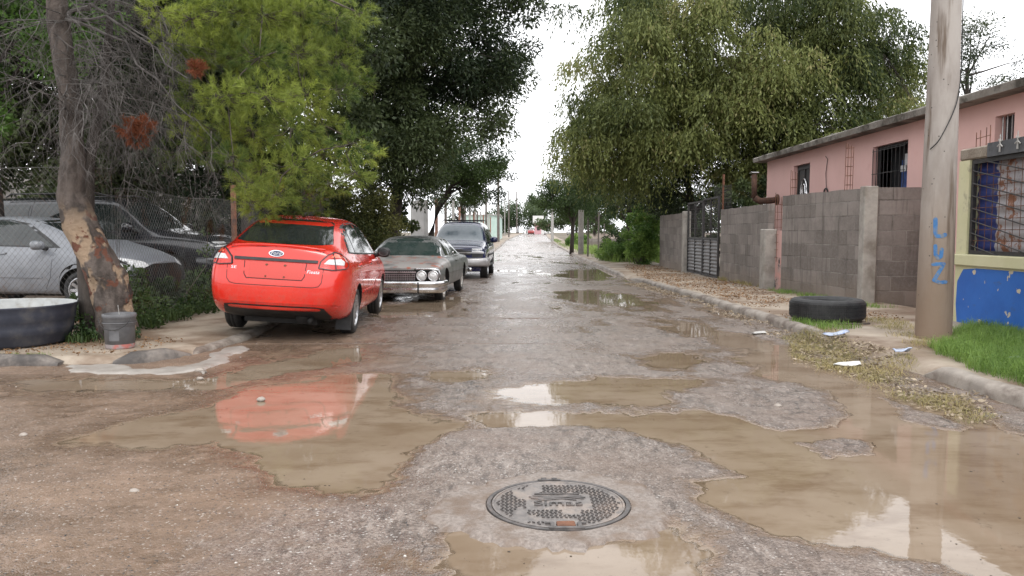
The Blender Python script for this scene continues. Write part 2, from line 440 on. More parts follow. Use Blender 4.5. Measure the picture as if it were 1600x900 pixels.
def sedan(loc, rot, paint, label, cat='car', group=None, name='parked_car', detail=True, wrecked=False):
    root = empty(name, loc, rot); tag(root, label, cat, group)
    AX = (-1.15, 1.34); WR = .30
    body, bvh = hull('body', SEDAN, [paint, under_dark], root, AX, WR)
    bk = lambda n, p, v, mt=glass, par=root, **k: decal(n, bvh, p, v, mt, par, **k)
    # glass
    bk('rear_window', [(-.60, 1.135), (-.45, 1.118), (0, 1.112), (.45, 1.118), (.60, 1.135), (.575, 1.19), (.49, 1.375), (.44, 1.398), (.2, 1.41), (-.2, 1.41), (-.44, 1.398), (-.49, 1.375), (-.575, 1.19)], 'rear', off=.012, th=.02)
    bk('windscreen', [(-.60, 1.07), (0, 1.085), (.60, 1.07), (.50, 1.385), (0, 1.41), (-.50, 1.385)], 'front', off=.012, th=.02)
    trimk = black_plastic
    sw = [[(-1.42, 1.045), (-1.1, 1.03), (-1.1, 1.33), (-1.25, 1.25)],
          [(-1.05, 1.03), (-.32, 1.005), (-.36, 1.385), (-.75, 1.375), (-1.05, 1.345)],
          [(-.26, 1.003), (.86, .975), (.62, 1.13), (.3, 1.315), (-.05, 1.38), (-.30, 1.385)]]
    for vw in ('right', 'left'):
        bk('window_trim', [[(-1.5, 1.03), (-1.1, 1.01), (-.28, .985), (.98, .955), (.70, 1.13), (.34, 1.335), (-.05, 1.402), (-.38, 1.405), (-.78, 1.395), (-1.12, 1.355), (-1.3, 1.27)]], vw, trimk, off=.002)
        for q in sw: bk('side_window', q, vw, off=.006)
        # door seams and handles
        for pth in ([(-.30, .98), (-.30, .40), (-.26, .26), (.7, .24)], [(.92, .95), (.86, .5), (.72, .24)], [(-1.12, 1.0), (-1.05, .80), (-.78, .58), (-.72, .26), (-.28, .25)]):
            bk('door_seam', strip(pth, .008), vw, trimk, off=.001, th=.004)
        for hx in (-.92, .02):
            bk('door_handle', oval((hx, .88), .085, .018, 12), vw, paint, off=.022, th=.03)
        bk('side_moulding', [(-.75, .505), (.72, .49), (.72, .515), (-.75, .53)], vw, paint, off=.012, th=.02)
    for s in (1, -1):
        wheel(root, AX[0], s * .74, WR, .19, 10); wheel(root, AX[1], s * .74, WR, .19, 10)
        mirror_ear(root, .70, s * .93, 1.0, black_plastic if detail else paint, .12, .2, .15)
    if not detail:
        for s in (1, -1):
            bk('tail_light', [(s * .46, .86), (s * .74, .86), (s * .76, .98), (s * .6, 1.02)], 'rear', tail_red, off=.01)
            bk('headlight', [(s * .36, .62), (s * .66, .66), (s * .72, .82), (s * .45, .74)], 'front', lamp_clear, off=.01)
        return root, bvh
    # ---------------- tail end
    for s in (1, -1):
        d = Vector((math.cos(R(28)), -s * math.sin(R(28)), 0)); T = Vector((-d.y, d.x, 0))   # T ~ towards +Y
        cen = Vector((-2.0, s * .66, 0)); vw = (cen - d * 4, T * s, Vector((0, 0, 1)), d)
        bk('tail_light', [(-.20, .865), (-.05, .85), (.17, .865), (.235, .905), (.215, .975), (.12, 1.035), (.02, 1.052), (-.08, 1.02), (-.17, .94)], vw, tail_red, off=.014, th=.03)
        tl = root.children[-1]
        bk('lens_rim', strip([(-.20, .865), (-.05, .85), (.17, .865), (.235, .905), (.215, .975), (.12, 1.035), (.02, 1.052), (-.08, 1.02), (-.17, .94), (-.20, .865)], .010), vw, black_plastic, tl, off=.016, th=.02)
        bk('reversing_lens', [(-.14, .915), (.125, .905), (.15, .945), (.09, .975), (-.08, .968)], vw, lamp_clear, tl, off=.019, th=.01)
        bk('lens_divider', strip([(-.0, .855), (-.01, 1.04)], .012), vw, black_plastic, tl, off=.022, th=.01)
        bk('upper_lens', [(-.06, .99), (.14, .985), (.10, 1.02), (.02, 1.035)], vw, tail_orange, tl, off=.018, th=.01)
    bk('trunk_strip', [(-.50, .918), (.50, .918), (.50, .950), (-.50, .950)], 'rear', black_plastic, off=.016, th=.03)
    bk('rear_valance', [(-.60, .40), (-.50, .415), (.50, .415), (.60, .40), (.66, .28), (.6, .235), (-.6, .235), (-.66, .28)], 'rear', black_plastic, off=.012, th=.05)
    seam = [(-.575, .86), (-.565, .70), (-.53, .655), (-.46, .64), (.46, .64), (.53, .655), (.565, .70), (.575, .86)]
    bk('boot_seam', strip(seam, .008), 'rear', seam_red, off=.0015, th=.004)
    bk('boot_seam', strip([(-.56, 1.045), (-.45, 1.068), (0, 1.078), (.45, 1.068), (.56, 1.045)], .01), 'rear', seam_red, off=.0015, th=.004)
    bk('bumper_crease', strip([(-.74, .455), (-.5, .448), (.5, .448), (.74, .455)], .012), 'rear', paint, off=.008, th=.01)
    bk('plate_recess_line', strip([(-.37, .905), (-.36, .76), (-.33, .715), (.33, .715), (.36, .76), (.37, .905)], .012), 'rear', seam_red, off=.001, th=.004)  # shade of the recess edge drawn as a dark red outline, no depth modelled
    bk('plate_panel', [(-.29, .72), (.29, .72), (.31, .74), (.325, .90), (-.325, .90), (-.31, .74)], 'rear', paint_flat, off=.003, th=.004)
    for a in (-.12, .10):
        for z_, r_ in ((.745, .010), (.875, .016)): bk('plate_bolt', oval((a, z_), r_, .010, 8), 'rear', rust, off=.01, th=.01)
    bd = bk('badge', oval((.0, 1.005), .092, .037, 24), 'rear', chrome, off=.012, th=.02)
    bk('badge_field', oval((.0, 1.005), .078, .028, 24), 'rear', badge_blue, bd, off=.014, th=.006)
    text_decal('badge_script', 'Ford', .058, (.0, 1.006), 'rear', bvh, white_paint, bd, off=.016, mirror=True, shear=.25, wide=1.15)
    text_decal('lettering', 'Fiesta', .055, (-.46, .815), 'rear', bvh, chrome, root, off=.006, mirror=True, shear=.2, wide=1.2)
    text_decal('lettering', 'SE', .045, (.49, .825), 'rear', bvh, chrome, root, off=.006, mirror=True, wide=1.6)
    for s in (1, -1): bk('reflector', oval((s * .73, .43), .05, .014, 10), 'rear', tail_red, off=.006)
    # boot-lid lip, aerial, exhaust, mud flaps, axle
    lip = MB(); 
    for i in range(12):
        pass
    lp = [(-2.075 + .05 * abs(t) ** 2, t * .56, 1.098 - .03 * t * t) for t in np.linspace(-1, 1, 13)]
    lip.tube(lp, .016, 6); lip.build('boot_lip', paint, root, True)
    MB().tube([(-.78, 0, 1.45), (-.80, 0, 1.475), (-.84, 0, 1.50)], [.035, .028, .008], 8).build('aerial', black_plastic, root, True)
    ex = MB(); ex.tube([(-1.2, -.38, .25), (-1.75, -.40, .25), (-2.08, -.42, .24)], .028, 10); ex.tube([(-1.95, -.30, .27), (-1.45, -.30, .27)], .085, 12); ex.build('exhaust', under_dark, root, True)
    for s in (-1,):
        mf = MB(); mf.box((-1.50, s * .73, .20), (.012, .20, .22)); mf.build('mud_flap', black_rubber, root)
    a = MB(); a.tube([(-1.15, -.62, .27), (-1.0, -.4, .24), (-1.0, .4, .24), (-1.15, .62, .27)], .05, 8); a.tube([(1.34, -.62, .3), (1.34, .62, .3)], .05, 8); a.box((0, 0, .2), (3.6, .9, .06)); a.build('chassis', under_dark, root)
    bk('fuel_flap', strip(oval((-1.22, .80), .07, .07, 16) + [oval((-1.22, .80), .07, .07, 16)[0]], .005), 'right', seam_red, off=.001, th=.003)
    for s in (1, -1):
        bk('headlight', [(s * .36, .62), (s * .66, .66), (s * .72, .82), (s * .45, .74)], 'front', lamp_clear, off=.01)
    return root, bvh
tail_red = M2('tail_red', (.45, .012, .01), (.6, .03, .015), 20, .12, bmp=.1, coat=.7)
tail_orange = M2('tail_orange', (.7, .10, .04), (.75, .14, .06), 30, .12, bmp=.1, coat=.7)
lamp_clear = M2('lamp_clear', (.45, .45, .45), (.75, .75, .75), 30, .12, bmp=.3, coat=.8)
seam_red = M2('seam', (.05, .006, .004), (.08, .01, .008), 9, .6, bmp=0)
badge_blue = M2('badge_blue', (.015, .03, .09), (.02, .04, .11), 9, .2, bmp=0)
white_paint = M2('white_paint', (.62, .62, .60), (.72, .72, .70), 9, .5, bmp=.05)
red = paint_m('red_paint', (.62, .018, .008), (.66, .028, .012), .25, .7)
paint_flat = paint_m('red_plate_panel', (.58, .045, .03), (.55, .05, .035), .4, .2)
# ---------------- the red saloon on the kerb
FH = R(92.2)
fo = Vector((-2.91, 10.2, 0)) + Vector((math.cos(FH), math.sin(FH), 0)) * 1.15
ford, fb = sedan((fo.x, fo.y, .045), (R(3.6), 0, FH), red, 'bright red four-door saloon parked with two wheels up on the pavement')
ford.scale = (1, .985, 1.045)
# ---------------- old grey saloon
OLD = [
    sec(-2.75, .36, .80, .90, .74, .86, .82, .80, .70, .83, .84, [0, 0, -.03, -.04, -.02, 0, .02, .03, .03, .03]),
    sec(-2.62, .30, .86, .95, .79, .90, .86, .84, .72, .865, .875),
    sec(-2.1, .27, .88, .975, .81, .93, .88, .86, .74, .88, .895),
    sec(-1.55, .26, .90, .985, .82, .94, .88, .87, .74, .92, .94),
    sec(-1.12, .25, .90, .99, .82, .94, .87, .87, .66, 1.22, 1.265),
    sec(-.8, .25, .90, .99, .82, .94, .87, .875, .645, 1.285, 1.345),
    sec(0, .25, .90, .99, .82, .94, .87, .875, .645, 1.305, 1.365),
    sec(.38, .25, .90, .99, .82, .94, .87, .875, .655, 1.275, 1.335),
    sec(.75, .25, .90, .99, .815, .94, .88, .87, .72, 1.06, 1.11),
    sec(1.02, .25, .90, .99, .81, .94, .88, .86, .76, .885, .90),
    sec(1.5, .26, .90, .985, .79, .94, .88, .835, .72, .855, .87),
    sec(2.15, .28, .88, .975, .74, .93, .88, .785, .70, .80, .81),
    sec(2.40, .34, .86, .965, .70, .925, .88, .745, .72, .76, .765),
    sec(2.47, .40, .84, .95, .68, .91, .87, .725, .72, .735, .74)]
def old_paint():
    m, nt, b = nmat('worn_grey_paint'); v = coord(nt)
    c = mixc(nt, ramp(nt, noise(nt, v, 3, 6), .35, .65), (.085, .09, .088), (.135, .135, .13))
    sp = nt.nodes.new('ShaderNodeSeparateXYZ'); nt.links.new(v, sp.inputs[0])
    hood = math_n(nt, 'MULTIPLY', ramp(nt, sp.outputs[0], .95, 1.1), ramp(nt, sp.outputs[2], .66, .74))
    pale = math_n(nt, 'MULTIPLY', hood, ramp(nt, noise(nt, v, 2.2, 6), .34, .52))
    c = mixc(nt, math_n(nt, 'MULTIPLY', pale, .8), c, (.34, .315, .30))
    rst = math_n(nt, 'MULTIPLY', hood, ramp(nt, noise(nt, coord(nt, (1.6, 1, 1)), 3.3, 5, .75), .545, .60))
    c = mixc(nt, rst, c, (.30, .085, .045))
    c = mixc(nt, math_n(nt, 'MULTIPLY', ramp(nt, sp.outputs[2], .6, .25), ramp(nt, noise(nt, v, 9, 6, .7), .4, .7)), c, (.12, .085, .06))
    nt.links.new(c, b.inputs['Base Color']); b.inputs['Roughness'].default_value = .38; b.inputs['Coat Weight'].default_value = .15
    bump(nt, noise(nt, v, 12, 5), .12, .01, b); return m
oldp = old_paint()
def old_car(loc, rot):
    root = empty('old_car', loc, rot); tag(root, 'weathered grey classic saloon with twin round headlamps, behind the red car', 'car', 'cars parked along the street')
    AX = (1.65, -1.37); WR = .33
    body, bvh = hull('body', OLD, [oldp, under_dark], root, AX, WR, arch=.04, y_in=.62, bulge=(.02, .02))
    bk = lambda n, p, v, mt=glass, par=root, **k: decal(n, bvh, p, v, mt, par, **k)
    bk('windscreen', [(-.75, .925), (0, .935), (.75, .925), (.70, 1.02), (.615, 1.27), (.3, 1.30), (-.3, 1.30), (-.615, 1.27), (-.70, 1.02)], 'front', mat_old_glass, off=.004)
    bk('windscreen_trim', strip([(-.765, .915), (-.71, 1.02), (-.63, 1.285), (-.3, 1.318), (.3, 1.318), (.63, 1.285), (.71, 1.02), (.765, .915)], .025), 'front', chrome, off=.008, th=.015)
    for vw in ('right', 'left'):
        for q in ([(.80, .93), (.52, .93), (.40, 1.15), (.33, 1.26), (.50, 1.13)], [(.50, .93), (-.28, .93), (-.28, 1.27), (.28, 1.265), (.38, 1.15)], [(-.34, .93), (-1.12, .93), (-.98, 1.22), (-.85, 1.265), (-.34, 1.27)]):
            bk('side_window', q, vw, off=.006)
        bk('belt_trim', strip([(1.0, .905), (-.2, .905), (-1.3, .905)], .02), vw, chrome, off=.012)
        for pth in ([(.88, .88), (.80, .6), (.78, .28)], [(-.31, .90), (-.31, .28)], [(-1.2, .88), (-1.15, .72), (-1.0, .55)]):
            bk('door_seam', strip(pth, .01), vw, under_dark, off=.001, th=.003)
        bk('side_spear', strip([(2.3, .60), (0, .58), (-2.4, .60)], .012), vw, oldp, off=.012, th=.02)
        for hx in (.0, -.95): bk('door_handle', oval((hx, .80), .08, .012, 10), vw, chrome, off=.03, th=.03)
    for s in (1, -1):
        for ax in AX: wheel(root, ax, s * .83, WR, .17, kind='steel', rim_mat=white_wall if s > 0 else chrome, rim_r=.235)
    # face: dark grille, bars, lamps, bumper
    bk('grille', [(-.90, .46), (.90, .46), (.92, .69), (-.92, .69)], 'front', under_dark, off=.01)
    gr = root.children[-1]
    bars = MB()
    for i, z in enumerate((.50, .535, .57, .605)): bars.box((2.515, 0, z), (.012, .94, .010))
    for k in range(27): bars.box((2.513, -.46 + k * .92 / 26, .552), (.008, .006, .13))
    bars.box((2.52, 0, .645), (.02, .98, .022)); 
    for k in range(24): bars.box((2.53, -.47 + k * .94 / 23, .662), (.014, .026, .014))
    bars.build('grille_bars', alloy, gr)
    for s in (1, -1):
        for yy in (.60, .83):
            L = empty('headlight', (2.52, s * yy, .58), (0, 0, 0), root)
            MB().lathe([(.082, -.02), (.104, .0), (.108, .02), (.096, .034), (.084, .03), (.08, .012)], n=28, axis='X').build('lamp_ring', chrome, L, True)
            MB().lathe([(.084, .012), (.06, .034), (.03, .044), (0, .047)], n=24, axis='X').build('lens', lamp_clear, L, True)
        br = MB(); br.tube([(2.50, s * .46, .705), (2.52, s * .52, .715), (2.525, s * .86, .712), (2.50, s * .93, .69), (2.49, s * .955, .62), (2.48, s * .95, .50)], .016, 6)
        br.build('lamp_surround', chrome, root, True)
    b = MB(); prof = [(0, .245), (.045, .27), (.055, .33), (.03, .385), (.06, .40), (.065, .445), (.04, .475), (0, .48)]
    path = [(2.10, -1.0, 0), (2.38, -.995, 0), (2.50, -.95, 0), (2.56, -.80, 0), (2.59, -.4, 0), (2.59, .4, 0), (2.56, .8, 0), (2.50, .95, 0), (2.38, .995, 0), (2.10, 1.0, 0)]
    V = []; n = len(prof)
    for i, p in enumerate(path):
        q0 = Vector(path[max(0, i - 1)]); q1 = Vector(path[min(len(path) - 1, i + 1)]); d = (q1 - q0).normalized(); nr = Vector((d.y, -d.x, 0))
        for (o_, z) in prof: V.append((p[0] + nr.x * o_, p[1] + nr.y * o_, z))
    b.add(V, [(i * n + k, i * n + k + 1, (i + 1) * n + k + 1, (i + 1) * n + k) for i in range(len(path) - 1) for k in range(n - 1)])
    bu = b.build('front_bumper', chrome, root, True)
    for y in (-.55, .55): MB().box((2.648, y, .36), (.03, .03, .21), taper=.8).build('bumper_joint', under_dark, bu, bevel=.006)
    rb = MB(); path2 = [(-2.45, -1.0), (-2.7, -.97), (-2.82, -.8), (-2.86, 0), (-2.82, .8), (-2.7, .97), (-2.45, 1.0)]
    rb.tube([(x, y, .46) for x, y in path2], .05, 8); rb.build('rear_bumper', chrome, root, True)
    c = MB(); c.tube([(1.65, -.7, .3), (1.65, .7, .3)], .05, 8); c.tube([(-1.37, -.7, .3), (-1.37, .7, .3)], .05, 8); c.box((0, 0, .24), (4.4, 1.0, .06)); c.build('chassis', under_dark, root)
    MB().tube([(.7, .93, .93), (.72, .96, .99), (.72, .99, 1.0)], [.01, .012, .035], 8).build('wing_mirror', chrome, root, True)
    return root
mat_old_glass = glass_m('dusty_glass', (.02, .035, .032), .06, (.05, .06, .055))
white_wall = M2('white_wheel', (.4, .38, .35), (.5, .48, .45), 9, .5, bmp=.1, dirt=(.15, .11, .08), dlo=.5, dhi=.7, dscale=8)
gx, gy_ = -2.22, 17.6
old_car((gx, gy_, gf(17.5) - .02), (0, 0, R(-93.2)))
# ---------------- big four-wheel drives
SUV = [
    sec(-2.50, .50, .78, .93, 1.04, .90, .86, 1.12, .74, 1.72, 1.80, [0] * 10),
    sec(-2.42, .44, .84, .965, 1.08, .94, .90, 1.14, .75, 1.80, 1.86),
    sec(-2.0, .42, .86, .985, 1.10, .955, .92, 1.15, .755, 1.82, 1.885),
    sec(-1.0, .41, .87, .99, 1.10, .96, .92, 1.15, .76, 1.83, 1.90),
    sec(0, .41, .87, .99, 1.10, .96, .92, 1.15, .76, 1.83, 1.90),
    sec(.40, .41, .87, .99, 1.09, .96, .92, 1.15, .76, 1.80, 1.87),
    sec(.80, .41, .87, .99, 1.08, .96, .91, 1.14, .80, 1.52, 1.58),
    sec(1.15, .41, .87, .99, 1.07, .955, .90, 1.13, .80, 1.20, 1.235),
    sec(1.6, .41, .87, .985, 1.04, .95, .89, 1.10, .76, 1.15, 1.19),
    sec(2.25, .40, .86, .97, .99, .93, .87, 1.05, .72, 1.09, 1.13),
    sec(2.42, .40, .84, .955, .93, .91, .86, .99, .72, 1.02, 1.05),
    sec(2.50, .42, .82, .93, .88, .88, .84, .93, .72, .96, .98)]
def suv(loc, rot, paint, label, group=None, variant='front', trim=None):
    root = empty('four_wheel_drive', loc, rot); tag(root, label, 'suv', group)
    AX = (1.50, -1.45); WR = .385
    body, bvh = hull('body', SUV, [paint, under_dark], root, AX, WR, arch=.07, y_in=.6, bulge=(.03, .04))
    bk = lambda n, p, v, mt=glass, par=root, **k: decal(n, bvh, p, v, mt, par, **k)
    bk('windscreen', [(-.80, 1.235), (0, 1.26), (.80, 1.235), (.70, 1.74), (.3, 1.785), (-.3, 1.785), (-.70, 1.74)], 'front', mat_sky_glass if variant == 'front' else glass)
    bk('rear_window', [(-.7, 1.2), (.7, 1.2), (.62, 1.7), (-.62, 1.7)], 'rear')
    for vw in ('right', 'left'):
        for q in ([(-2.25, 1.22), (-1.35, 1.22), (-1.35, 1.72), (-2.15, 1.70)], [(-1.25, 1.22), (-.40, 1.22), (-.40, 1.745), (-1.25, 1.735)], [(-.30, 1.22), (.92, 1.22), (.66, 1.45), (.36, 1.70), (-.30, 1.745)]):
            bk('side_window', q, vw, off=.006)
        for pth in ([(-.35, 1.78), (-.35, .5)], [(.95, 1.2), (.95, .5)], [(-1.3, 1.78), (-1.3, 1.0), (-1.1, .8)]):
            bk('door_seam', strip(pth, .01), vw, under_dark, off=.001, th=.003)
        bk('side_moulding', [(-1.0, .74), (1.02, .74), (1.02, .80), (-1.0, .80)], vw, black_plastic, off=.02, th=.03)
        for hx in (-.15, -1.1): bk('door_handle', oval((hx, 1.06), .09, .022, 12), vw, black_plastic, off=.03, th=.03)
        s = -1 if vw == 'right' else 1
        MB().box((0, s * .93, .42), (1.9, .16, .05)).build('running_board', black_plastic, root, bevel=.01)
        MB().tube([(-1.9, s * .68, 1.87), (-1.8, s * .68, 1.93), (0, s * .68, 1.945), (.25, s * .68, 1.88)], .016, 6).build('roof_rail', black_plastic, root, True)
    for s in (1, -1):
        for ax in AX: wheel(root, ax, s * .85, WR, .25, 6, rim_r=.24)
        mirror_ear(root, .85, s * 1.13, 1.27, paint, .13, .26, .20, face=-1)
    MB().tube([(-1.2, -.66, 1.925), (-1.2, .66, 1.925)], .014, 6).tube([(-.2, -.66, 1.935), (-.2, .66, 1.935)], .014, 6).build('roof_bar', black_plastic, root)
    # nose
    tr = trim or chrome
    bk('grille', [(-.50, .80), (.50, .80), (.52, .99), (-.52, .99)], 'front', dark_iron, off=.012)
    for s in (1, -1):
        h = bk('headlight', [(s * .53, .90), (s * .89, .90), (s * .90, 1.0), (s * .53, 1.005)], 'front', lamp_clear, off=.012)
        bk('turn_lamp', [(s * .53, .735), (s * .88, .735), (s * .89, .85), (s * .53, .85)], 'front', black_plastic, off=.012)
    bk('grille_bar', [(-.91, .855), (.91, .855), (.91, .895), (-.91, .895)], 'front', tr, off=.03, th=.04)
    bk('hood_seam', strip([(-.86, 1.02), (0, 1.04), (.86, 1.02)], .01), 'front', under_dark, off=.003)
    b = MB(); prof = [(0, .44), (.06, .45), (.09, .50), (.09, .66), (.06, .70), (0, .71)]
    path = [(2.2, -1.0), (2.42, -.99), (2.52, -.93), (2.58, -.7), (2.61, 0), (2.58, .7), (2.52, .93), (2.42, .99), (2.2, 1.0)]
    V = []; n = len(prof)
    for i, p in enumerate(path):
        q0 = Vector(path[max(0, i - 1)]); q1 = Vector(path[min(len(path) - 1, i + 1)]); d = (q1 - q0).normalized(); nr = Vector((d.y, -d.x))
        for (o_, z) in prof: V.append((p[0] + nr.x * o_ - .03, p[1] + nr.y * o_, z))
    b.add(V, [(i * n + k, i * n + k + 1, (i + 1) * n + k + 1, (i + 1) * n + k) for i in range(len(path) - 1) for k in range(n - 1)])
    b.build('front_bumper', tr, root, True)
    a = MB(); a.bbox(2.2, 2.48, -.80, .80, .27, .45); a.build('front_valance', paint, root, bevel=.03)
    c = MB(); c.tube([(1.5, -.7, .38), (1.5, .7, .38)], .06, 8); c.tube([(-1.45, -.7, .38), (-1.45, .7, .38)], .06, 8); c.box((0, 0, .42), (4.3, .9, .1)); c.build('chassis', under_dark, root)
    for s in (1, -1): bk('tail_light', [(s * .78, .98), (s * .88, .98), (s * .86, 1.3), (s * .80, 1.3)], 'rear', tail_red, off=.012)
    w_ = MB(); w_.tube([(1.17, -.55, 1.235), (.98, 0.1, 1.40)], .008, 5); w_.tube([(1.17, .1, 1.25), (.98, .6, 1.38)], .008, 5); w_.build('wiper', black_plastic, root)
    return root
mat_sky_glass = glass_m('sky_reflection_glass', (.10, .13, .15), .04, (.14, .17, .19))  # pale blue sky reflection put into the base colour of the glass
navy = paint_m('navy_paint', (.006, .009, .055), (.008, .012, .065), .2, .7)
greyp = M2('bumper_grey', (.36, .35, .35), (.44, .43, .43), 9, .3, metal=.5, bmp=.05, dirt=(.2, .16, .13))
suv((-1.71, 27.0, gf(27) + .0), (0, 0, R(-92)), navy, 'dark blue four-wheel drive facing us, furthest along the left kerb of the three', 'cars parked along the street', trim=greyp)
blackp = paint_m('black_paint', (.010, .011, .014), (.016, .017, .022), .25, .6)
suv((-8.05, 15.9, .16), (0, 0, R(-5)), blackp, 'black four-wheel drive side-on behind the chain-link fence', 'cars standing in the fenced lot', variant='side', trim=blackp)
silver = paint_m('silver_paint', (.17, .18, .20), (.23, .24, .26), .35, .4, dirt=(.24, .23, .22))
sil, sb = sedan((-7.9, 12.95, .14), (0, 0, R(-8)), silver, 'silver saloon with a broken nose behind the chain-link fence', group='cars standing in the fenced lot', detail=False)
# broken nose of the silver car: hanging bumper beam, bent bonnet edge, open lamp hole
MB().box((2.16, 0, .47), (.07, 1.35, .11)).build('bumper_beam', greyp, sil, bevel=.01)
decal('nose_hole', sb, [(-.62, .27), (.62, .27), (.66, .60), (.30, .70), (-.30, .70), (-.66, .60)], 'front', under_dark, sil, off=.02, th=.03)
decal('bonnet_gap', sb, strip([(1.35, .86), (1.8, .80), (2.12, .70)], .035), 'right', under_dark, sil, off=.006)
decal('headlight', sb, [(1.62, .70), (1.9, .63), (2.12, .58), (2.10, .68), (1.85, .76)], 'right', lamp_clear, sil, off=.02)
decal('wheel_arch_liner', sb, oval((1.34, .42), .34, .30, 20), 'right', under_dark, sil, off=.004)
whp = paint_m('white_car_paint', (.55, .55, .54), (.62, .62, .6), .3, .4)
sv = suv((-10.5, 21.6, .16), (0, 0, R(4)), whp, 'white van with a broken tail parked deep in the fenced lot', 'cars standing in the fenced lot', variant='side', trim=whp)
# far end of the street
dkred = paint_m('dark_red_paint', (.28, .02, .02), None, .25, .6)
sedan((5.0, 205, gf(205)), (0, 0, R(90)), dkred, 'small dark red car at the far end of the street', group='cars at the end of the street', detail=False)
sedan((9.2, 200, gf(200)), (0, 0, R(-90)), whp, 'small white car beside the dark red one at the far end of the street', group='cars at the end of the street', detail=False)
sedan((14.6, 190, gf(190)), (0, 0, R(-80)), whp, 'white car half behind the leaning pole at the far end', group='cars at the end of the street', detail=False)
# ------------------------------------------------------------------ ground, road, water, pavements
KR = [(1.0, 3.95), (4, 3.92), (6, 3.88), (8, 3.80), (10, 3.75), (13, 3.74), (18.8, 3.75), (30, 3.72), (45, 3.72), (71, 4.15), (100, 5.1), (130, 6.0), (210, 9.2), (300, 13)]
KL = [(9.6, -3.28), (11, -3.36), (13, -3.62), (15, -3.8), (18, -3.8), (24, -3.15), (28, -2.9), (40, -1.75), (52, -1.3), (71, -1.0), (100, -.7), (130, .0), (210, 2.2), (300, 5)]
def kr(y): return np.interp(y, [p[0] for p in KR], [p[1] for p in KR])
def kl(y): return np.interp(y, [p[0] for p in KL], [p[1] for p in KL])
CORNER = [(-18, 7.62), (-9, 7.66), (-4.5, 7.67), (-4.0, 7.72), (-3.72, 7.88), (-3.52, 8.2), (-3.40, 8.6), (-3.32, 9.1)]
# --- puddle map: outlines read off the survey photo, turned into ground polygons. + wet basin, - raised patch
PUD = [
 (+1, .030, [(340, 632), (400, 606), (470, 592), (590, 584), (612, 600), (606, 640), (640, 655), (675, 665), (650, 700), (590, 740), (520, 765), (450, 752), (395, 706), (355, 700)]),
 (+1, .04, [(884, 599), (960, 596), (1052, 600), (1062, 618), (1045, 629), (885, 629)]),
 (+1, .02, [(785, 612), (830, 609), (872, 598), (1095, 596), (1080, 612), (1045, 628), (884, 630), (820, 624)]),
 (+1, .02, [(778, 652), (840, 646), (942, 652), (935, 668), (860, 670), (785, 672)]),
 (+1, .03, [(688, 585), (730, 581), (768, 584), (762, 592), (700, 594)]),
 (+1, .03, [(945, 652), (1060, 648), (1100, 640), (1180, 660), (1300, 672), (1330, 645), (1300, 610), (1180, 588), (1150, 560), (1230, 548), (1330, 575), (1400, 612), (1500, 650), (1620, 700), (1700, 800), (1700, 960), (1560, 940), (1500, 880), (1400, 872), (1290, 858), (1180, 835), (1120, 800), (1085, 770), (1060, 748), (1140, 744), (1090, 712), (1020, 690)]),
 (+1, .02, [(1000, 830), (1060, 815), (1110, 835), (1145, 880), (1120, 930), (820, 930), (850, 860), (920, 840)]),
 (+1, .02, [(640, 880), (680, 800), (700, 790), (760, 820), (830, 845), (840, 880), (760, 900)]),
 (+1, .02, [(445, 700), (640, 690), (700, 668), (660, 735), (600, 770), (500, 775)]),
 (+1, .02, [(860, 456), (930, 452), (1000, 462), (1035, 480), (960, 478), (880, 470)]),
 (+1, .02, [(1000, 560), (1060, 552), (1110, 566), (1080, 580), (1020, 576)]),
 (+1, .02, [(1020, 500), (1100, 505), (1180, 530), (1250, 548), (1240, 560), (1150, 545), (1060, 520)]),
 (+1, .02, [(0, 592), (150, 588), (330, 590), (420, 572), (540, 545), (560, 560), (420, 592), (330, 606), (150, 612), (0, 625)]),
 (+1, .02, [(200, 660), (330, 640), (345, 690), (250, 700), (120, 690)]),
 (+1, .02, [(880, 424), (950, 420), (985, 430), (920, 437), (870, 434)]),
 (+1, .02, [(600, 480), (680, 470), (740, 462), (700, 478), (640, 492), (590, 500)]),
 (-1, .03, [(1030, 622), (1090, 606), (1220, 607), (1300, 628), (1325, 645), (1290, 667), (1210, 674), (1165, 652), (1080, 636)]),
 (-1, .022, [(1235, 690), (1300, 684), (1372, 690), (1362, 712), (1290, 720), (1250, 706)]),
 (-1, .03, [(600, 742), (650, 712), (720, 680), (870, 669), (990, 680), (1080, 706), (1145, 742), (1100, 750), (1030, 748), (1070, 792), (1050, 806), (960, 835), (820, 838), (745, 820), (706, 786), (720, 765)]),
 (-1, .016, [(1100, 880), (1160, 850), (1290, 862), (1400, 876), (1470, 905), (1480, 960), (1100, 960)]),
 (-1, .016, [(590, 800), (680, 830), (700, 860), (660, 880), (600, 850)]),
 (-1, .02, [(1380, 622), (1440, 640), (1520, 668), (1500, 676), (1420, 655)]),
]
PW = [(s, d, np.array([W(u, v) for u, v in P])) for s, d, P in PUD]
def sdf(X, Y, P):
    """signed distance to a polygon, negative inside, anisotropic far away"""
    dmin = np.full(X.shape, 1e9); ins = np.zeros(X.shape, bool)
    n = len(P)
    for i in range(n):
        ax, ay = P[i]; bx, by = P[(i + 1) % n]; ex, ey = bx - ax, by - ay
        t = np.clip(((X - ax) * ex + (Y - ay) * ey) / (ex * ex + ey * ey + 1e-12), 0, 1)
        dmin = np.minimum(dmin, np.hypot(X - ax - ex * t, Y - ay - ey * t))
        c = ((ay > Y) != (by > Y)) & (X < (bx - ax) * (Y - ay) / (by - ay + 1e-12) + ax)
        ins ^= c
    return np.where(ins, -dmin, dmin)
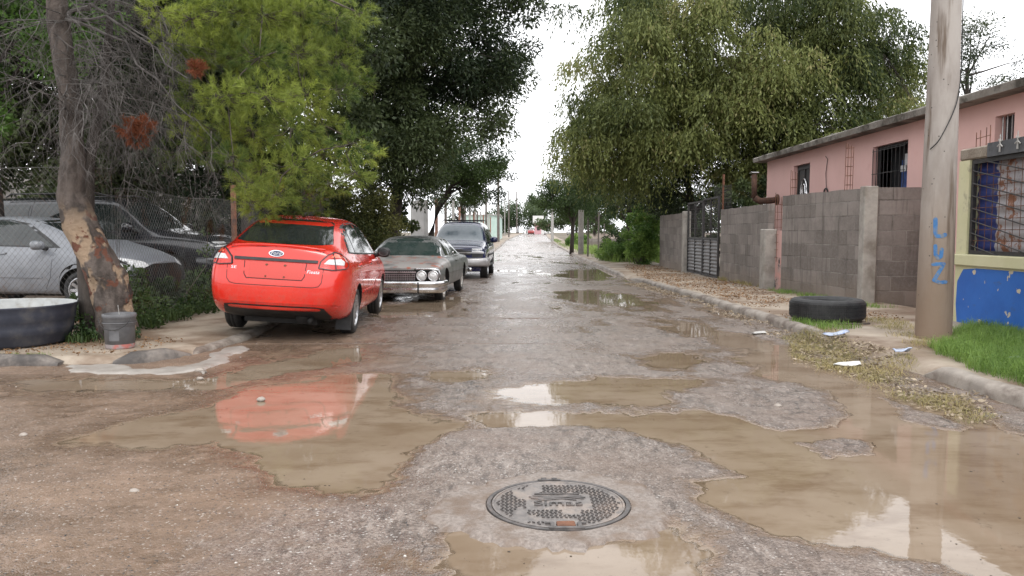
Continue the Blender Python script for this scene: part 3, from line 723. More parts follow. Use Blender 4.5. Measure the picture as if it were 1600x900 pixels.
def road_h(X, Y):
    """height of the road surface above still water level, and how muddy it is"""
    big = fbm(X, Y, 2.2, 4, 3) - .5; mid = fbm(X, Y, .35, 3, 11) - .5; fin = fbm(X, Y, .06, 2, 21) - .5
    mud = np.clip((-X - .9 + 2.5 * (fbm(X, Y, 1.7, 3, 31) - .5)) * .6 + .3, 0, 1) * np.clip((13 - Y) / 5, 0, 1)
    far = np.clip((Y - 9) / 14, 0, 1)
    H = .011 + .020 * big + .010 * mid + .0045 * fin - .006 * far - .004 * mud
    st = fbm(X * .55, Y * .28, 1.0, 4, 77) - .5                                 # long shallow pools further up the street
    H += .018 * far * (fbm(X, Y, .8, 3, 88) - .40) + far * .022 * np.clip(st + .02, -.3, .15)
    wb = (.12 * (fbm(X, Y, .6, 4, 41) - .5) + .06 * (fbm(X, Y, .12, 3, 43) - .5)) * np.clip(Y / 5, .8, 6)
    for s, d, P in PW:
        x0, y0 = P.min(0) - .8; x1, y1 = P.max(0) + .8
        m = (X > x0) & (X < x1) & (Y > y0) & (Y < y1)
        if not m.any(): continue
        D = sdf(X[m], Y[m], P) + wb[m] * 2.2
        if s > 0:
            k = 1 / (1 + np.exp(np.clip(D / .085, -30, 30)))
            H[m] = H[m] * (1 - k) + (-d * .42 - .005 + .011 * mid[m] + .006 * fin[m] + .010 * big[m]) * k
        else:
            k = 1 / (1 + np.exp(np.clip(D / .035, -30, 30)))
            H[m] = H[m] * (1 - k) + (.011 + .006 * mid[m] + .004 * fin[m]) * k
            mud[m] *= (1 - k)
    nr_ = np.clip((15 - Y) / 6, .35, 1); H += nr_ * .0075 * (fbm(X, Y, .15, 3, 66) - .5) + .003 * np.clip(vnoise(X, Y, .045, 67) - .55, 0, 1) * 4 * (H > -.004)
    H += np.clip((Y - 5.5) / 7, 0, 1) * (.026 * (fbm(X, Y * .35, .26, 3, 90) - .5) + .012 * (fbm(X, Y * .3, 1.1, 3, 93) - .5))
    # crown of loose gravel on the left
    H += .006 * mud * (fbm(X, Y, .9, 3, 51) - .35)
    return H, mud
ny, nx = 620, 760
yy = 1.6 * (330 / 1.6) ** (np.linspace(0, 1, ny) ** 1.0)
yy = np.concatenate([np.linspace(1.2, 3.0, 60)[:-1], 3.0 * (330 / 3.0) ** np.linspace(0, 1, 620)])
ny = len(yy); s_ = np.linspace(-1, 1, nx); s_ = np.sign(s_) * np.abs(s_) ** 1.25
xl = np.where(yy < 9.2, -17.0, np.minimum(kl(yy) - .35, -.5 + 0 * yy)); xl = np.where(yy < 9.2, -17.0, kl(yy) - .35)
xl = np.where((yy >= 9.2) & (yy < 12), -5.0, xl)
xr_ = kr(yy) + .35
X = np.empty((ny, nx)); Y = np.repeat(yy[:, None], nx, 1)
for j in range(ny):
    c = .6 if yy[j] < 12 else (xl[j] + xr_[j]) / 2
    X[j] = np.where(s_ < 0, c + s_ * (c - xl[j]), c + s_ * (xr_[j] - c))
H, MUD = road_h(X, Y)
Z = g(Y) + H
idx = np.arange(ny * nx).reshape(ny, nx)
Fq = np.stack([idx[:-1, :-1], idx[:-1, 1:], idx[1:, 1:], idx[1:, :-1]], -1).reshape(-1, 4)
road_m, nt, b = nmat('wet_worn_asphalt')
v = coord(nt)
ah = nt.nodes.new('ShaderNodeAttribute'); ah.attribute_name = 'hgt'
am = nt.nodes.new('ShaderNodeAttribute'); am.attribute_name = 'mud'
vo = nt.nodes.new('ShaderNodeTexVoronoi'); vo.inputs['Scale'].default_value = 115; nt.links.new(v, vo.inputs['Vector'])
vo2 = nt.nodes.new('ShaderNodeTexVoronoi'); vo2.inputs['Scale'].default_value = 48; nt.links.new(v, vo2.inputs['Vector'])
sepc = nt.nodes.new('ShaderNodeSeparateColor'); nt.links.new(vo.outputs['Color'], sepc.inputs[0])
sep2 = nt.nodes.new('ShaderNodeSeparateColor'); nt.links.new(vo2.outputs['Color'], sep2.inputs[0])
asp = mixc(nt, ramp(nt, sepc.outputs[0], .1, .9), (.120, .092, .077), (.262, .213, .182))
asp = mixc(nt, math_n(nt, 'MULTIPLY', ramp(nt, noise(nt, coord(nt, (1, .4, 1)), 13, 5, .8), .49, .62), .8), asp, (.075, .058, .049))
asp = mixc(nt, math_n(nt, 'MULTIPLY', ramp(nt, noise(nt, coord(nt, (1.3, .45, 1)), 8, 5, .8), .52, .66), .6), asp, (.36, .305, .268))
asp = mixc(nt, ramp(nt, sepc.outputs[1], .95, .985), asp, (.42, .39, .36))
asp = mixc(nt, ramp(nt, noise(nt, v, 1.3, 5), .4, .7), asp, mixc(nt, .5, asp, (.17, .115, .085)))
mudc = mixc(nt, noise(nt, v, 2.5, 6, .65), (.105, .068, .044), (.205, .140, .098))
mudc = mixc(nt, math_n(nt, 'MULTIPLY', ramp(nt, noise(nt, coord(nt, (.45, 1.7, 1)), 1.5, 6, .65), .42, .68), .7), mudc, (.235, .158, .108))
mudc = mixc(nt, ramp(nt, sep2.outputs[0], .7, 1.0), mudc, mixc(nt, .25, mudc, (.34, .24, .19)))
mudc = mixc(nt, ramp(nt, sepc.outputs[1], .955, .99), mudc, (.34, .29, .25))
mudc = mixc(nt, ramp(nt, sepc.outputs[2], .94, .98), mudc, (.06, .05, .045))
lowm = ramp(nt, ah.outputs['Fac'], .013, .001)                 # silt settles in the low places
fac = math_n(nt, 'MAXIMUM', am.outputs['Fac'], math_n(nt, 'MULTIPLY', lowm, .95), clamp=True)
fac = ramp(nt, math_n(nt, 'ADD', fac, math_n(nt, 'MULTIPLY', math_n(nt, 'SUBTRACT', noise(nt, v, 6, 6, .7), .5), .9)), .25, .7)
c = mixc(nt, fac, asp, mudc)
vc = nt.nodes.new('ShaderNodeTexVoronoi'); vc.feature = 'DISTANCE_TO_EDGE'; vc.inputs['Scale'].default_value = 4.2
dv = nt.nodes.new('ShaderNodeVectorMath'); dv.operation = 'ADD'; nt.links.new(v, dv.inputs[0])
nv = nt.nodes.new('ShaderNodeTexNoise'); nv.inputs['Scale'].default_value = 5; nt.links.new(v, nv.inputs['Vector'])
sv = nt.nodes.new('ShaderNodeVectorMath'); sv.operation = 'SCALE'; sv.inputs['Scale'].default_value = .22; nt.links.new(nv.outputs['Color'], sv.inputs[0]); nt.links.new(sv.outputs[0], dv.inputs[1]); nt.links.new(dv.outputs[0], vc.inputs['Vector'])
crk = math_n(nt, 'MULTIPLY', ramp(nt, vc.outputs['Distance'], .035, .008), ramp(nt, noise(nt, v, .55, 3), .50, .58))
crk = math_n(nt, 'MULTIPLY', crk, math_n(nt, 'SUBTRACT', 1.0, fac))
c = mixc(nt, math_n(nt, 'MULTIPLY', crk, .8), c, (.035, .027, .022))
c = mixc(nt, math_n(nt, 'MULTIPLY', ramp(nt, math_n(nt, 'ADD', ah.outputs['Fac'], math_n(nt, 'MULTIPLY', math_n(nt, 'SUBTRACT', noise(nt, v, 9, 5, .7), .5), .010)), .0045, -.0005), .95), c, (.225, .166, .116))  # waterline silt, its colour lightened to make up for shade under the water sheet
wet = ramp(nt, ah.outputs['Fac'], .016, .001)
c = mixc(nt, math_n(nt, 'MULTIPLY', math_n(nt, 'MULTIPLY', wet, ramp(nt, ah.outputs['Fac'], .0, .006)), .34), c, (.05, .036, .026))
nt.links.new(c, b.inputs['Base Color'])
mr = nt.nodes.new('ShaderNodeMapRange'); nt.links.new(math_n(nt, 'ADD', math_n(nt, 'MULTIPLY', noise(nt, v, 1.1, 4), .6), math_n(nt, 'MULTIPLY', wet, .5)), mr.inputs[0])
mr.inputs[1].default_value = .2; mr.inputs[2].default_value = .8; mr.inputs[3].default_value = .38; mr.inputs[4].default_value = .12
nt.links.new(math_n(nt, 'ADD', mr.outputs[0], math_n(nt, 'MULTIPLY', fac, math_n(nt, 'MULTIPLY', math_n(nt, 'SUBTRACT', 1.0, wet), .22))), b.inputs['Roughness']); b.inputs['Specular IOR Level'].default_value = .5
hh = math_n(nt, 'ADD', math_n(nt, 'MULTIPLY', vo.outputs['Distance'], -1.0), math_n(nt, 'MULTIPLY', vo2.outputs['Distance'], -.7))
hh = math_n(nt, 'MULTIPLY', hh, math_n(nt, 'SUBTRACT', 1.0, math_n(nt, 'MULTIPLY', fac, .55)))
bump(nt, math_n(nt, 'ADD', hh, math_n(nt, 'ADD', noise(nt, v, 25, 4), math_n(nt, 'MULTIPLY', noise(nt, v, 9, 4, .7), 3.5))), .6, .006, b)
tag(mesh_np('road', np.stack([X, Y, Z], -1).reshape(-1, 3), Fq, road_m, smooth=True, pattr={'hgt': H, 'mud': MUD}), kind='structure')
# --- standing water
water_m, nt, b = nmat('muddy_water'); v = coord(nt)
c = mixc(nt, ramp(nt, noise(nt, v, .9, 5, .6), .3, .7), (.195, .143, .098), (.26, .203, .150))
c = mixc(nt, ramp(nt, noise(nt, v, 7, 6, .75), .56, .75), c, (.14, .100, .068))
c = mixc(nt, ramp(nt, noise(nt, coord(nt, (1, 2.2, 1)), 1.6, 5, .65), .45, .7), c, (.165, .115, .075))
nt.links.new(c, b.inputs['Base Color']); b.inputs['Roughness'].default_value = .025; b.inputs['IOR'].default_value = 1.33
b.inputs['Coat Weight'].default_value = .0
bump(nt, math_n(nt, 'ADD', noise(nt, v, 5, 3), math_n(nt, 'MULTIPLY', noise(nt, v, 30, 2), .15)), .05, .01, b)
# thin water at the margins is clear, deeper water is cloudy with silt
ad = nt.nodes.new('ShaderNodeAttribute'); ad.attribute_name = 'depth'
cloud = ramp(nt, math_n(nt, 'ADD', ad.outputs['Fac'], math_n(nt, 'MULTIPLY', math_n(nt, 'SUBTRACT', noise(nt, v, 3.5, 6, .7), .5), .004)), -.0012, .0032)
tp_ = nt.nodes.new('ShaderNodeBsdfTransparent'); tp_.inputs[0].default_value = (.98, .96, .93, 1)
gl_ = nt.nodes.new('ShaderNodeBsdfGlossy'); gl_.inputs['Roughness'].default_value = .03
fr_ = nt.nodes.new('ShaderNodeFresnel'); fr_.inputs['IOR'].default_value = 1.33
m1_ = nt.nodes.new('ShaderNodeMixShader'); nt.links.new(fr_.outputs[0], m1_.inputs[0]); nt.links.new(tp_.outputs[0], m1_.inputs[1]); nt.links.new(gl_.outputs[0], m1_.inputs[2])
m2_ = nt.nodes.new('ShaderNodeMixShader'); nt.links.new(cloud, m2_.inputs[0]); nt.links.new(m1_.outputs[0], m2_.inputs[1]); nt.links.new(b.outputs[0], m2_.inputs[2])
nt.links.new(m2_.outputs[0], nt.nodes['Material Output'].inputs[0])
wet_q = (H < .003); kq_ = (wet_q[:-1, :-1] | wet_q[:-1, 1:] | wet_q[1:, :-1] | wet_q[1:, 1:]).ravel()
Hs = np.maximum(-H, 0)
tag(mesh_np('puddle_water', np.stack([X, Y, g(Y) + 0 * X], -1).reshape(-1, 3), Fq[kq_], water_m, smooth=True, pattr={'depth': Hs}), kind='structure')
# --- terrain sheet to the horizon
gy2 = np.concatenate([np.arange(-40, 60, 4.0), np.arange(60, 700, 20.0)]); gx2 = np.array([-700, -200, -60, -20, 0, 20, 60, 200, 700.])
V = [(x, y, gf(y) - .09) for y in gy2 for x in gx2]; n = len(gx2)
Fs = [(j * n + i, j * n + i + 1, (j + 1) * n + i + 1, (j + 1) * n + i) for j in range(len(gy2) - 1) for i in range(n - 1)]
earth = M2('earth', (.13, .10, .075), (.20, .16, .12), 2, .9, bmp=.4, bd=.02, dirt=(.07, .075, .04), dscale=.3, dlo=.45, dhi=.65)
tag(mesh_np('ground', V, Fs, earth), kind='structure')
def sheet(name, xa, xb, ys, dz, mat, nxs=30, amp=.012, s=.5, seed=1, edge=0, drop=.13, front=0):
    ys = np.asarray(ys); A = xa(ys); B = xb(ys); t = np.linspace(0, 1, nxs)
    Xs = A[:, None] + (B - A)[:, None] * t; Ys = np.repeat(ys[:, None], nxs, 1)
    Zs = g(Ys) + dz + amp * 2 * (fbm(Xs, Ys, s, 4, seed) - .5)
    if edge:                                            # the open edge slumps to road level
        cols = (0, 1, 2) if edge < 0 else (nxs - 1, nxs - 2, nxs - 3); sg = -1 if edge < 0 else 1
        for c_, off, dr in zip(cols, (.16, .10, .03), (drop, drop * .55, drop * .12)):
            Xs[:, c_] = (A if edge < 0 else B) + sg * (off + .08 * (vnoise(ys, 0 * ys, .3, seed) - .5)); Zs[:, c_] -= dr
    if front: Zs[0] -= .14; Ys[0] -= .14; Zs[1] -= .08; Zs[2] -= .03
    i = np.arange(len(ys) * nxs).reshape(len(ys), nxs)
    f = np.stack([i[:-1, :-1], i[:-1, 1:], i[1:, 1:], i[1:, :-1]], -1).reshape(-1, 4)
    return tag(mesh_np(name, np.stack([Xs, Ys, Zs], -1).reshape(-1, 3), f, mat, smooth=True), kind='structure')
cst = lambda c: (lambda y: np.full(len(y), float(c)))
walk_m = M2('worn_pavement', (.29, .235, .18), (.37, .31, .245), 3, .75, bmp=.5, bd=.008, dirt=(.17, .115, .075), dscale=.9, dlo=.42, dhi=.62, r2=.55, bscale=35)
dirt_m = M2('damp_dirt', (.12, .085, .06), (.20, .15, .11), 3, .85, bmp=.8, bd=.015, dirt=(.06, .05, .035), dscale=1.6, bscale=20)
sheet('pavement', lambda y: kr(y) + .14, cst(6.6), np.arange(1, 44.5, .12), .112, walk_m, 60, .012, .6, 4, edge=-1, drop=.13)
sheet('verge', lambda y: kr(y) + .14, lambda y: kr(y) + 1.6, np.arange(44.4, 300, 1.5), .115, walk_m, 8, .02, 2, 6)
sheet('verge', lambda y: kl(y) - 2.2, lambda y: kl(y) - .14, np.arange(20, 300, .8), .10, walk_m, 16, .02, 1.2, 7)
# left corner pavement follows the rounded kerb
ys = np.concatenate([np.arange(7.7, 9.6, .05), np.arange(9.6, 20.2, .12)])
cx_, cy_ = [p[0] for p in CORNER], [p[1] for p in CORNER]
def left_edge(y): return np.where(y < 9.6, np.interp(y, cy_ + [9.6], cx_ + [-3.28]), kl(y)) - .12
sheet('pavement', cst(-17), left_edge, ys, .075, walk_m, 120, .014, .5, 9, edge=1, drop=.09, front=1)
sheet('lot_ground', cst(-40), cst(-5.32), np.arange(9.95, 40, .5), .135, dirt_m, 60, .02, 1.2, 12)
sheet('vacant_lot', cst(6.2), cst(60), np.arange(32, 110, 1.5), .06, earth, 40, .06, 4, 14)
# --- kerbs: swept rounded profile, chipped by noise
def kerb(path, side, h, label=None, wdt=.16, seed=0, lo=-.05, mat=None):
    P = [Vector((p[0], p[1], 0)) for p in path]; pts = []
    for a, b_ in zip(P[:-1], P[1:]):
        L = (b_ - a).length; n = max(1, int(L / (.08 if a.y < 14 else .4)))
        pts += [a.lerp(b_, i / n) for i in range(n)]
    pts.append(P[-1]); prof = [(0, lo), (.005, h * .55), (.03, h * .9), (.07, h), (wdt - .02, h), (wdt, h * .8), (wdt + .01, lo)]
    V = []; n = len(prof)
    for i, p in enumerate(pts):
        d = (pts[min(i + 1, len(pts) - 1)] - pts[max(i - 1, 0)]).normalized(); nr = Vector((d.y, -d.x, 0)) * side
        e = min(i, len(pts) - 1 - i); er = min(1, .35 + e * .3)
        for k, (o_, z) in enumerate(prof):
            q = p + nr * (o_ - .01); w = float(vnoise(q.x * 1.0, q.y, .22, seed + k)) - .5; w2 = float(vnoise(q.x, q.y, 1.3, seed)) - .5
            V.append((q.x + nr.x * w * .02, q.y + nr.y * w * .02, gf(q.y) + (z * er if z > 0 else z) + (w * .018 + w2 * .02 if z > 0 else 0)))
    Fs = [(i * n + k, i * n + k + 1, (i + 1) * n + k + 1, (i + 1) * n + k) for i in range(len(pts) - 1) for k in range(n - 1)]
    m = MB().add(V, Fs); m.add([V[k] for k in range(n)], [tuple(range(n))]); m.add([V[-n + k] for k in range(n)], [tuple(range(n))])
    o = m.build('kerb', mat or kerb_m, None, True); o.data.set_sharp_from_angle(angle=R(50)); return tag(o, kind='structure')
kerb_m = M2('kerb_stone', (.24, .21, .18), (.33, .29, .25), 6, .7, bmp=.6, bd=.008, dirt=(.13, .10, .08), dscale=2.2, dlo=.45, dhi=.65, bscale=40)
kerb_dark = M2('dark_kerb', (.12, .105, .095), (.22, .19, .165), 6, .65, bmp=.6, bd=.008, dirt=(.06, .052, .048), dscale=2.2, dlo=.4, dhi=.6, bscale=40)
kerb([(float(kr(y)), y) for y in np.arange(1.5, 7.3, .4)], 1, .125, seed=3)
kerb([(float(kr(y)), y) for y in list(np.arange(9.4, 24.5, .5))], 1, .125, seed=5)
kerb([(float(kr(y)), y) for y in list(np.arange(26, 300, 3.0))], 1, .12, seed=6)
kerb([(-18, 7.6), (-5.3, 7.63), (-4.55, 7.66)], -1, .115, seed=8, mat=kerb_dark)
kerb([(-4.02, 7.70), (-3.85, 7.76), (-3.70, 7.88), (-3.56, 8.08), (-3.47, 8.3)], -1, .13, seed=9, mat=kerb_dark)
kerb([(-3.46, 8.32), (-3.40, 8.6), (-3.31, 9.2), (-3.28, 9.6)] + [(float(kl(y)), y) for y in np.arange(10, 21, .5)], -1, .075, seed=10)
kerb([(float(kl(y)), y) for y in np.arange(24, 300, 3.0)], -1, .10, seed=12)
# pale cement skirt spilled in the left gutter
ap = []; apx = np.array([W(u, v) for u, v in [(85, 574), (130, 570), (190, 574), (240, 578), (300, 570), (330, 556), (380, 540), (392, 546), (350, 566), (330, 582), (250, 588), (160, 588), (110, 585)]])
gxv = np.arange(apx[:, 0].min() - .1, apx[:, 0].max() + .1, .02); gyv = np.arange(apx[:, 1].min() - .1, apx[:, 1].max() + .1, .02)
AX_, AY_ = np.meshgrid(gxv, gyv); D_ = sdf(AX_, AY_, apx) + .32 * (fbm(AX_, AY_, .35, 4, 61) - .5)
AZ_ = .028 - np.clip(D_ + .05, 0, 1) * .6 + .01 * (fbm(AX_, AY_, .1, 2, 62) - .5)
keep = D_ < .03; ii = np.arange(AX_.size).reshape(AX_.shape)
fq = np.stack([ii[:-1, :-1], ii[:-1, 1:], ii[1:, 1:], ii[1:, :-1]], -1).reshape(-1, 4); kq = keep[:-1, :-1].ravel() & keep[1:, 1:].ravel()
cement = M2('cement', (.25, .225, .20), (.34, .31, .28), 5, .5, bmp=.5, bd=.006, dirt=(.2, .16, .13), dscale=3, dlo=.5, dhi=.7)
tag(mesh_np('gutter_skirt', np.stack([AX_, AY_, AZ_], -1).reshape(-1, 3), fq[kq], cement, smooth=True), kind='structure')
# ------------------------------------------------------------------ manhole
mx, my = W(872, 787, .02)
mh = empty('manhole_cover', (mx, my, .014)); tag(mh, 'round cast-iron manhole cover with raised tread in the middle of the wet road', 'manhole cover')
iron = M2('cast_iron', (.14, .125, .118), (.23, .205, .19), 20, .4, metal=.25, bmp=.4, bd=.003, dirt=(.30, .24, .20), dscale=5, dlo=.45, dhi=.7, r2=.3)
iron_d = M2('cast_iron_dark', (.07, .065, .062), (.14, .125, .12), 20, .45, metal=.3, bmp=.3, bd=.003, dirt=(.2, .16, .14), dscale=6, dlo=.5, dhi=.7)
MB().lathe([(.352, -.01), (.352, .012), (.372, .012), (.374, -.01)], n=64).build('rim', iron_d, mh)
tr = MB().lathe([(0, .0), (.345, .0), (.345, .012), (.335, .012), (.333, .008), (0, .008)], n=64); rs = random.Random(4)
for i in range(-15, 16):
    for j in range(-15, 16):
        x = i * .0225 + (j % 2) * .006; y = j * .0225
        r = math.hypot(x, y)
        if r > .315 or (abs(x + .0) < .17 and -.10 < y < .15) or (abs(x) < .09 and y < -.22) or (abs(x) < .10 and y > .27) or float(vnoise(x + 2, y + 2, .09, 3)) + .25 * (x < -.1) > .80: continue
        tr.box((x, y, .0110), (.0155, .005, .0055), rz=R(45 if (i + j) % 2 else -45), m=1)
    

tr.build('lid', [iron, iron_d], mh); mh.scale = (.94, .94, 1)
lg = MB()
for k, (yy0, am_, w) in enumerate([(.105, .010, .13), (.09, .012, .15), (.075, .014, .14), (.055, .010, .10)]):
    lg.tube([(x * w / .15, yy0 + am_ * math.sin(x * 24 + k * .3), .011) for x in np.linspace(-.15, .15, 22)], .0038, 4)
lg.build('wave_emblem', iron_d, mh)
MB().box((0, .135, .0115), (.24, .010, .006)).build('caption_bar', iron_d, mh)
def flat_text(s, size, loc, par, mat, ext=.003, wide=1):
    me = text_mesh(s, size, ext)
    for v_ in me.vertices: v_.co = (v_.co.x * wide + loc[0], v_.co.y + loc[1], v_.co.z + loc[2])
    return new_obj('lettering', me, mat, par)
flat_text('Simas', .1, (0, -.01, .0115), mh, iron_d, wide=1.15)

l = MB()
l.box((.02, -.352, .008), (.17, .022, .022)); l.box((-.045, -.32, .008), (.02, .07, .02)); l.box((.085, -.32, .008), (.02, .07, .02)); l.box((-.06, -.285, .008), (.04, .014, .018)); l.box((.1, -.285, .008), (.04, .014, .018))
l.build('latch_frame', iron_d, mh)
MB().box((.02, -.305, .011), (.09, .055, .02), rz=.05).build('latch', rust, mh, bevel=.004)
h_ = MB(); h_.box((-.03, .362, .006), (.13, .02, .022)); h_.box((-.06, .375, .012), (.03, .018, .016)); h_.box((0, .375, .012), (.03, .018, .016)); h_.build('hinge', iron_d, mh)
# cement collar round the lid (patched, cracked)
th = np.linspace(0, 2 * math.pi, 121)[:-1]; rr_ = np.linspace(.378, .62, 16); V = []; 
for a in th:
    ro = .43 + .10 * (float(vnoise(math.cos(a) * 2 + 5, math.sin(a) * 2 + 5, .7, 5))) + (.12 if math.cos(a) < -.85 else 0) + .09 * float(vnoise(math.cos(a) * 9 + 20, math.sin(a) * 9, .7, 5))
    for k, t in enumerate(np.linspace(0, 1, 16)):
        r = .356 + (ro - .356) * t; x, y = r * math.cos(a), r * math.sin(a)
        V.append((x, y, .010 + .006 * (float(fbm(x + 3, y + 3, .07, 3, 8)) - .5) - (.03 * max(0, t - .8) / .2)))
Fs = [(i * 16 + k, i * 16 + k + 1, ((i + 1) % 120) * 16 + k + 1, ((i + 1) % 120) * 16 + k) for i in range(120) for k in range(15)]
collar_m = M2('collar_cement', (.17, .138, .118), (.29, .245, .215), 60, .42, bmp=.9, bd=.006, dirt=(.16, .115, .085), dscale=5, dlo=.42, dhi=.62, bscale=90)
cl = mesh_np('cement_collar', V, Fs, collar_m, smooth=True); cl.location = (mx, my, .012); tag(cl, kind='structure')
# ------------------------------------------------------------------ loose stones
def stones(name, n, pos, size, mat, seed, flat=.6):
    rg = np.random.RandomState(seed); base = np.array([(1, 0, 0), (-1, 0, 0), (0, 1, 0), (0, -1, 0), (0, 0, 1), (0, 0, -1)], float)
    fc = np.array([(0, 2, 4), (2, 1, 4), (1, 3, 4), (3, 0, 4), (2, 0, 5), (1, 2, 5), (3, 1, 5), (0, 3, 5)])
    P = pos(rg, n); n = len(P); S = size(rg, n)
    B = base[None] * (.6 + .7 * rg.rand(n, 6, 1)); B[:, :, 2] *= flat
    a = rg.rand(n) * 6.28; c_, s2 = np.cos(a), np.sin(a)
    Xr = B[:, :, 0] * c_[:, None] - B[:, :, 1] * s2[:, None]; Yr = B[:, :, 0] * s2[:, None] + B[:, :, 1] * c_[:, None]
    V = np.stack([Xr, Yr, B[:, :, 2]], -1) * S[:, None, None] + P[:, None]
    Fc = (fc[None] + (np.arange(n) * 6)[:, None, None]).reshape(-1, 3)
    return tag(mesh_np(name, V.reshape(-1, 3), Fc, mat, tint=np.repeat(rg.rand(n), 8)), kind='stuff')
gm_, nt, b = nmat('pebbles'); at = nt.nodes.new('ShaderNodeAttribute'); at.attribute_name = 'tint'
c = mixc(nt, at.outputs['Fac'], (.08, .06, .05), (.27, .21, .175)); c = mixc(nt, ramp(nt, at.outputs['Fac'], .95, .97), c, (.55, .52, .48)); c = mixc(nt, ramp(nt, at.outputs['Fac'], .12, .08), c, (.025, .024, .024))
nt.links.new(c, b.inputs['Base Color']); b.inputs['Roughness'].default_value = .35
def gpos(rg, n):
    y = 2.2 * (16 / 2.2) ** rg.rand(n); x = rg.rand(n) * 1.45 * y - .72 * y
    x = np.where(rg.rand(n) < .6, -np.abs(x), x)
    h, m_ = road_h(x, y); ok = (h > .002) & (x < kr(y)) & ((y < 7.5) | (x > -3.2)) & (np.hypot(x - mx, y - my) > .5)
    return np.stack([x, y, g(y) + h - .001], -1)[ok]
stones('gravel', 11000, gpos, lambda rg, n: .002 + .0075 * rg.rand(n) ** 4, gm_, 3)

def wpos(rg, n):
    y = 2.4 * (14 / 2.4) ** rg.rand(n); x = (rg.rand(n) - .5) * 1.45 * y; h, m_ = road_h(x, y)
    ok = (h < -.001) & (x < kr(y) - .05) & ((y < 7.5) | (x > -3.2)) & (vnoise(x, y, .5, 9) + .25 * rg.rand(n) > .72); return np.stack([x, y, g(y) + .0015], -1)[ok]
bits_m = M2('dark_bits', (.03, .022, .016), (.10, .07, .045), 30, .6, bmp=0)
stones('floating_bits', 2600, wpos, lambda rg, n: .0018 + .007 * rg.rand(n) ** 4, bits_m, 7, flat=.15)
# ------------------------------------------------------------------ walls and buildings on the right
def block_mat(name, ax='xy', c1=(.15, .13, .115), c2=(.265, .232, .21), mortar=(.29, .265, .24), bw=.50, bh=.268):
    m, nt, b = nmat(name); v = coord(nt); sp = nt.nodes.new('ShaderNodeSeparateXYZ'); nt.links.new(v, sp.inputs[0])
    cb = nt.nodes.new('ShaderNodeCombineXYZ'); nt.links.new(math_n(nt, 'ADD', sp.outputs[0], sp.outputs[1]), cb.inputs[0])
    nz = math_n(nt, 'MULTIPLY', math_n(nt, 'SUBTRACT', noise(nt, v, 4, 3), .5), .02); nt.links.new(math_n(nt, 'ADD', sp.outputs[2], nz), cb.inputs[1])
    br = nt.nodes.new('ShaderNodeTexBrick'); nt.links.new(cb.outputs[0], br.inputs['Vector'])
    br.inputs['Scale'].default_value = 1; br.inputs['Brick Width'].default_value = bw; br.inputs['Row Height'].default_value = bh
    br.inputs['Mortar Size'].default_value = .012; br.inputs['Mortar Smooth'].default_value = .4; br.inputs['Bias'].default_value = 0
    br.inputs['Color1'].default_value = (*c1, 1); br.inputs['Color2'].default_value = (*c2, 1); br.inputs['Mortar'].default_value = (*mortar, 1)
    n6 = noise(nt, v, 1.7, 6, .7)
    mm = mixc(nt, ramp(nt, n6, .35, .65), tuple(q * .72 for q in c1), mortar)
    nt.links.new(mm, br.inputs['Mortar'])
    c = mixc(nt, ramp(nt, noise(nt, v, 2.2, 7, .7), .38, .72), br.outputs['Color'], mixc(nt, .5, br.outputs['Color'], (.10, .085, .075)), 'MIX')
    c = mixc(nt, math_n(nt, 'MULTIPLY', ramp(nt, noise(nt, v, 22, 4, .7), .4, .7), .35), c, (.28, .25, .235))
    c = mixc(nt, math_n(nt, 'MULTIPLY', ramp(nt, noise(nt, coord(nt, (5, 5, .5)), 1.6, 5, .65), .52, .68), .55), c, (.085, .072, .062))
    low = ramp(nt, math_n(nt, 'ADD', sp.outputs[2], math_n(nt, 'MULTIPLY', noise(nt, v, 3, 4), .5)), .85, .25)
    c = mixc(nt, math_n(nt, 'MULTIPLY', low, .5), c, (.24, .185, .14))
    nt.links.new(c, b.inputs['Base Color']); b.inputs['Roughness'].default_value = .88
    hgt = math_n(nt, 'ADD', math_n(nt, 'MULTIPLY', br.outputs['Fac'], -1.0), math_n(nt, 'MULTIPLY', noise(nt, v, 45, 5, .7), .5))
    bump(nt, hgt, .8, .012, b); return m
blk = block_mat('concrete_block')
def g0(x, y): return gf(y) + .09
def wall(name, pts, h, th, label, mats=blk, nz=.02, group=None, extras=None):
    """ragged topped wall along the points"""
    z0 = g0(*pts[0]); root = empty(name, (pts[0][0], pts[0][1], z0)); tag(root, label, 'wall', group)
    m = MB()
    for (a, b_) in zip(pts[:-1], pts[1:]):
        A = Vector((a[0] - pts[0][0], a[1] - pts[0][1], 0)); B = Vector((b_[0] - pts[0][0], b_[1] - pts[0][1], 0)); L = (B - A).length; d = (B - A) / L; nr = Vector((d.y, -d.x, 0)) * th
        n = max(2, int(L / .2)); 
        for side in (0, 1):
            V = []
            for i in range(n + 1):
                p = A + d * (L * i / n) + nr * side
                t = h + (random.Random(int(i * 7 + L * 31)).random() - .5) * nz
                V += [(p.x, p.y, -.3), (p.x, p.y, t)]
            m.add(V, [(2 * i, 2 * i + 2, 2 * i + 3, 2 * i + 1) for i in range(n)])
        base = len(m.v); q = 2 * (n + 1)
        for i in range(n): m.f.append((base - 2 * q + 2 * i + 1, base - 2 * q + 2 * i + 3, base - q + 2 * i + 3, base - q + 2 * i + 1)); m.m.append(0)
        for i in (0, n): m.f.append((base - 2 * q + 2 * i, base - 2 * q + 2 * i + 1, base - q + 2 * i + 1, base - q + 2 * i)); m.m.append(0)
    m.build('blockwork', mats, root)
    return root
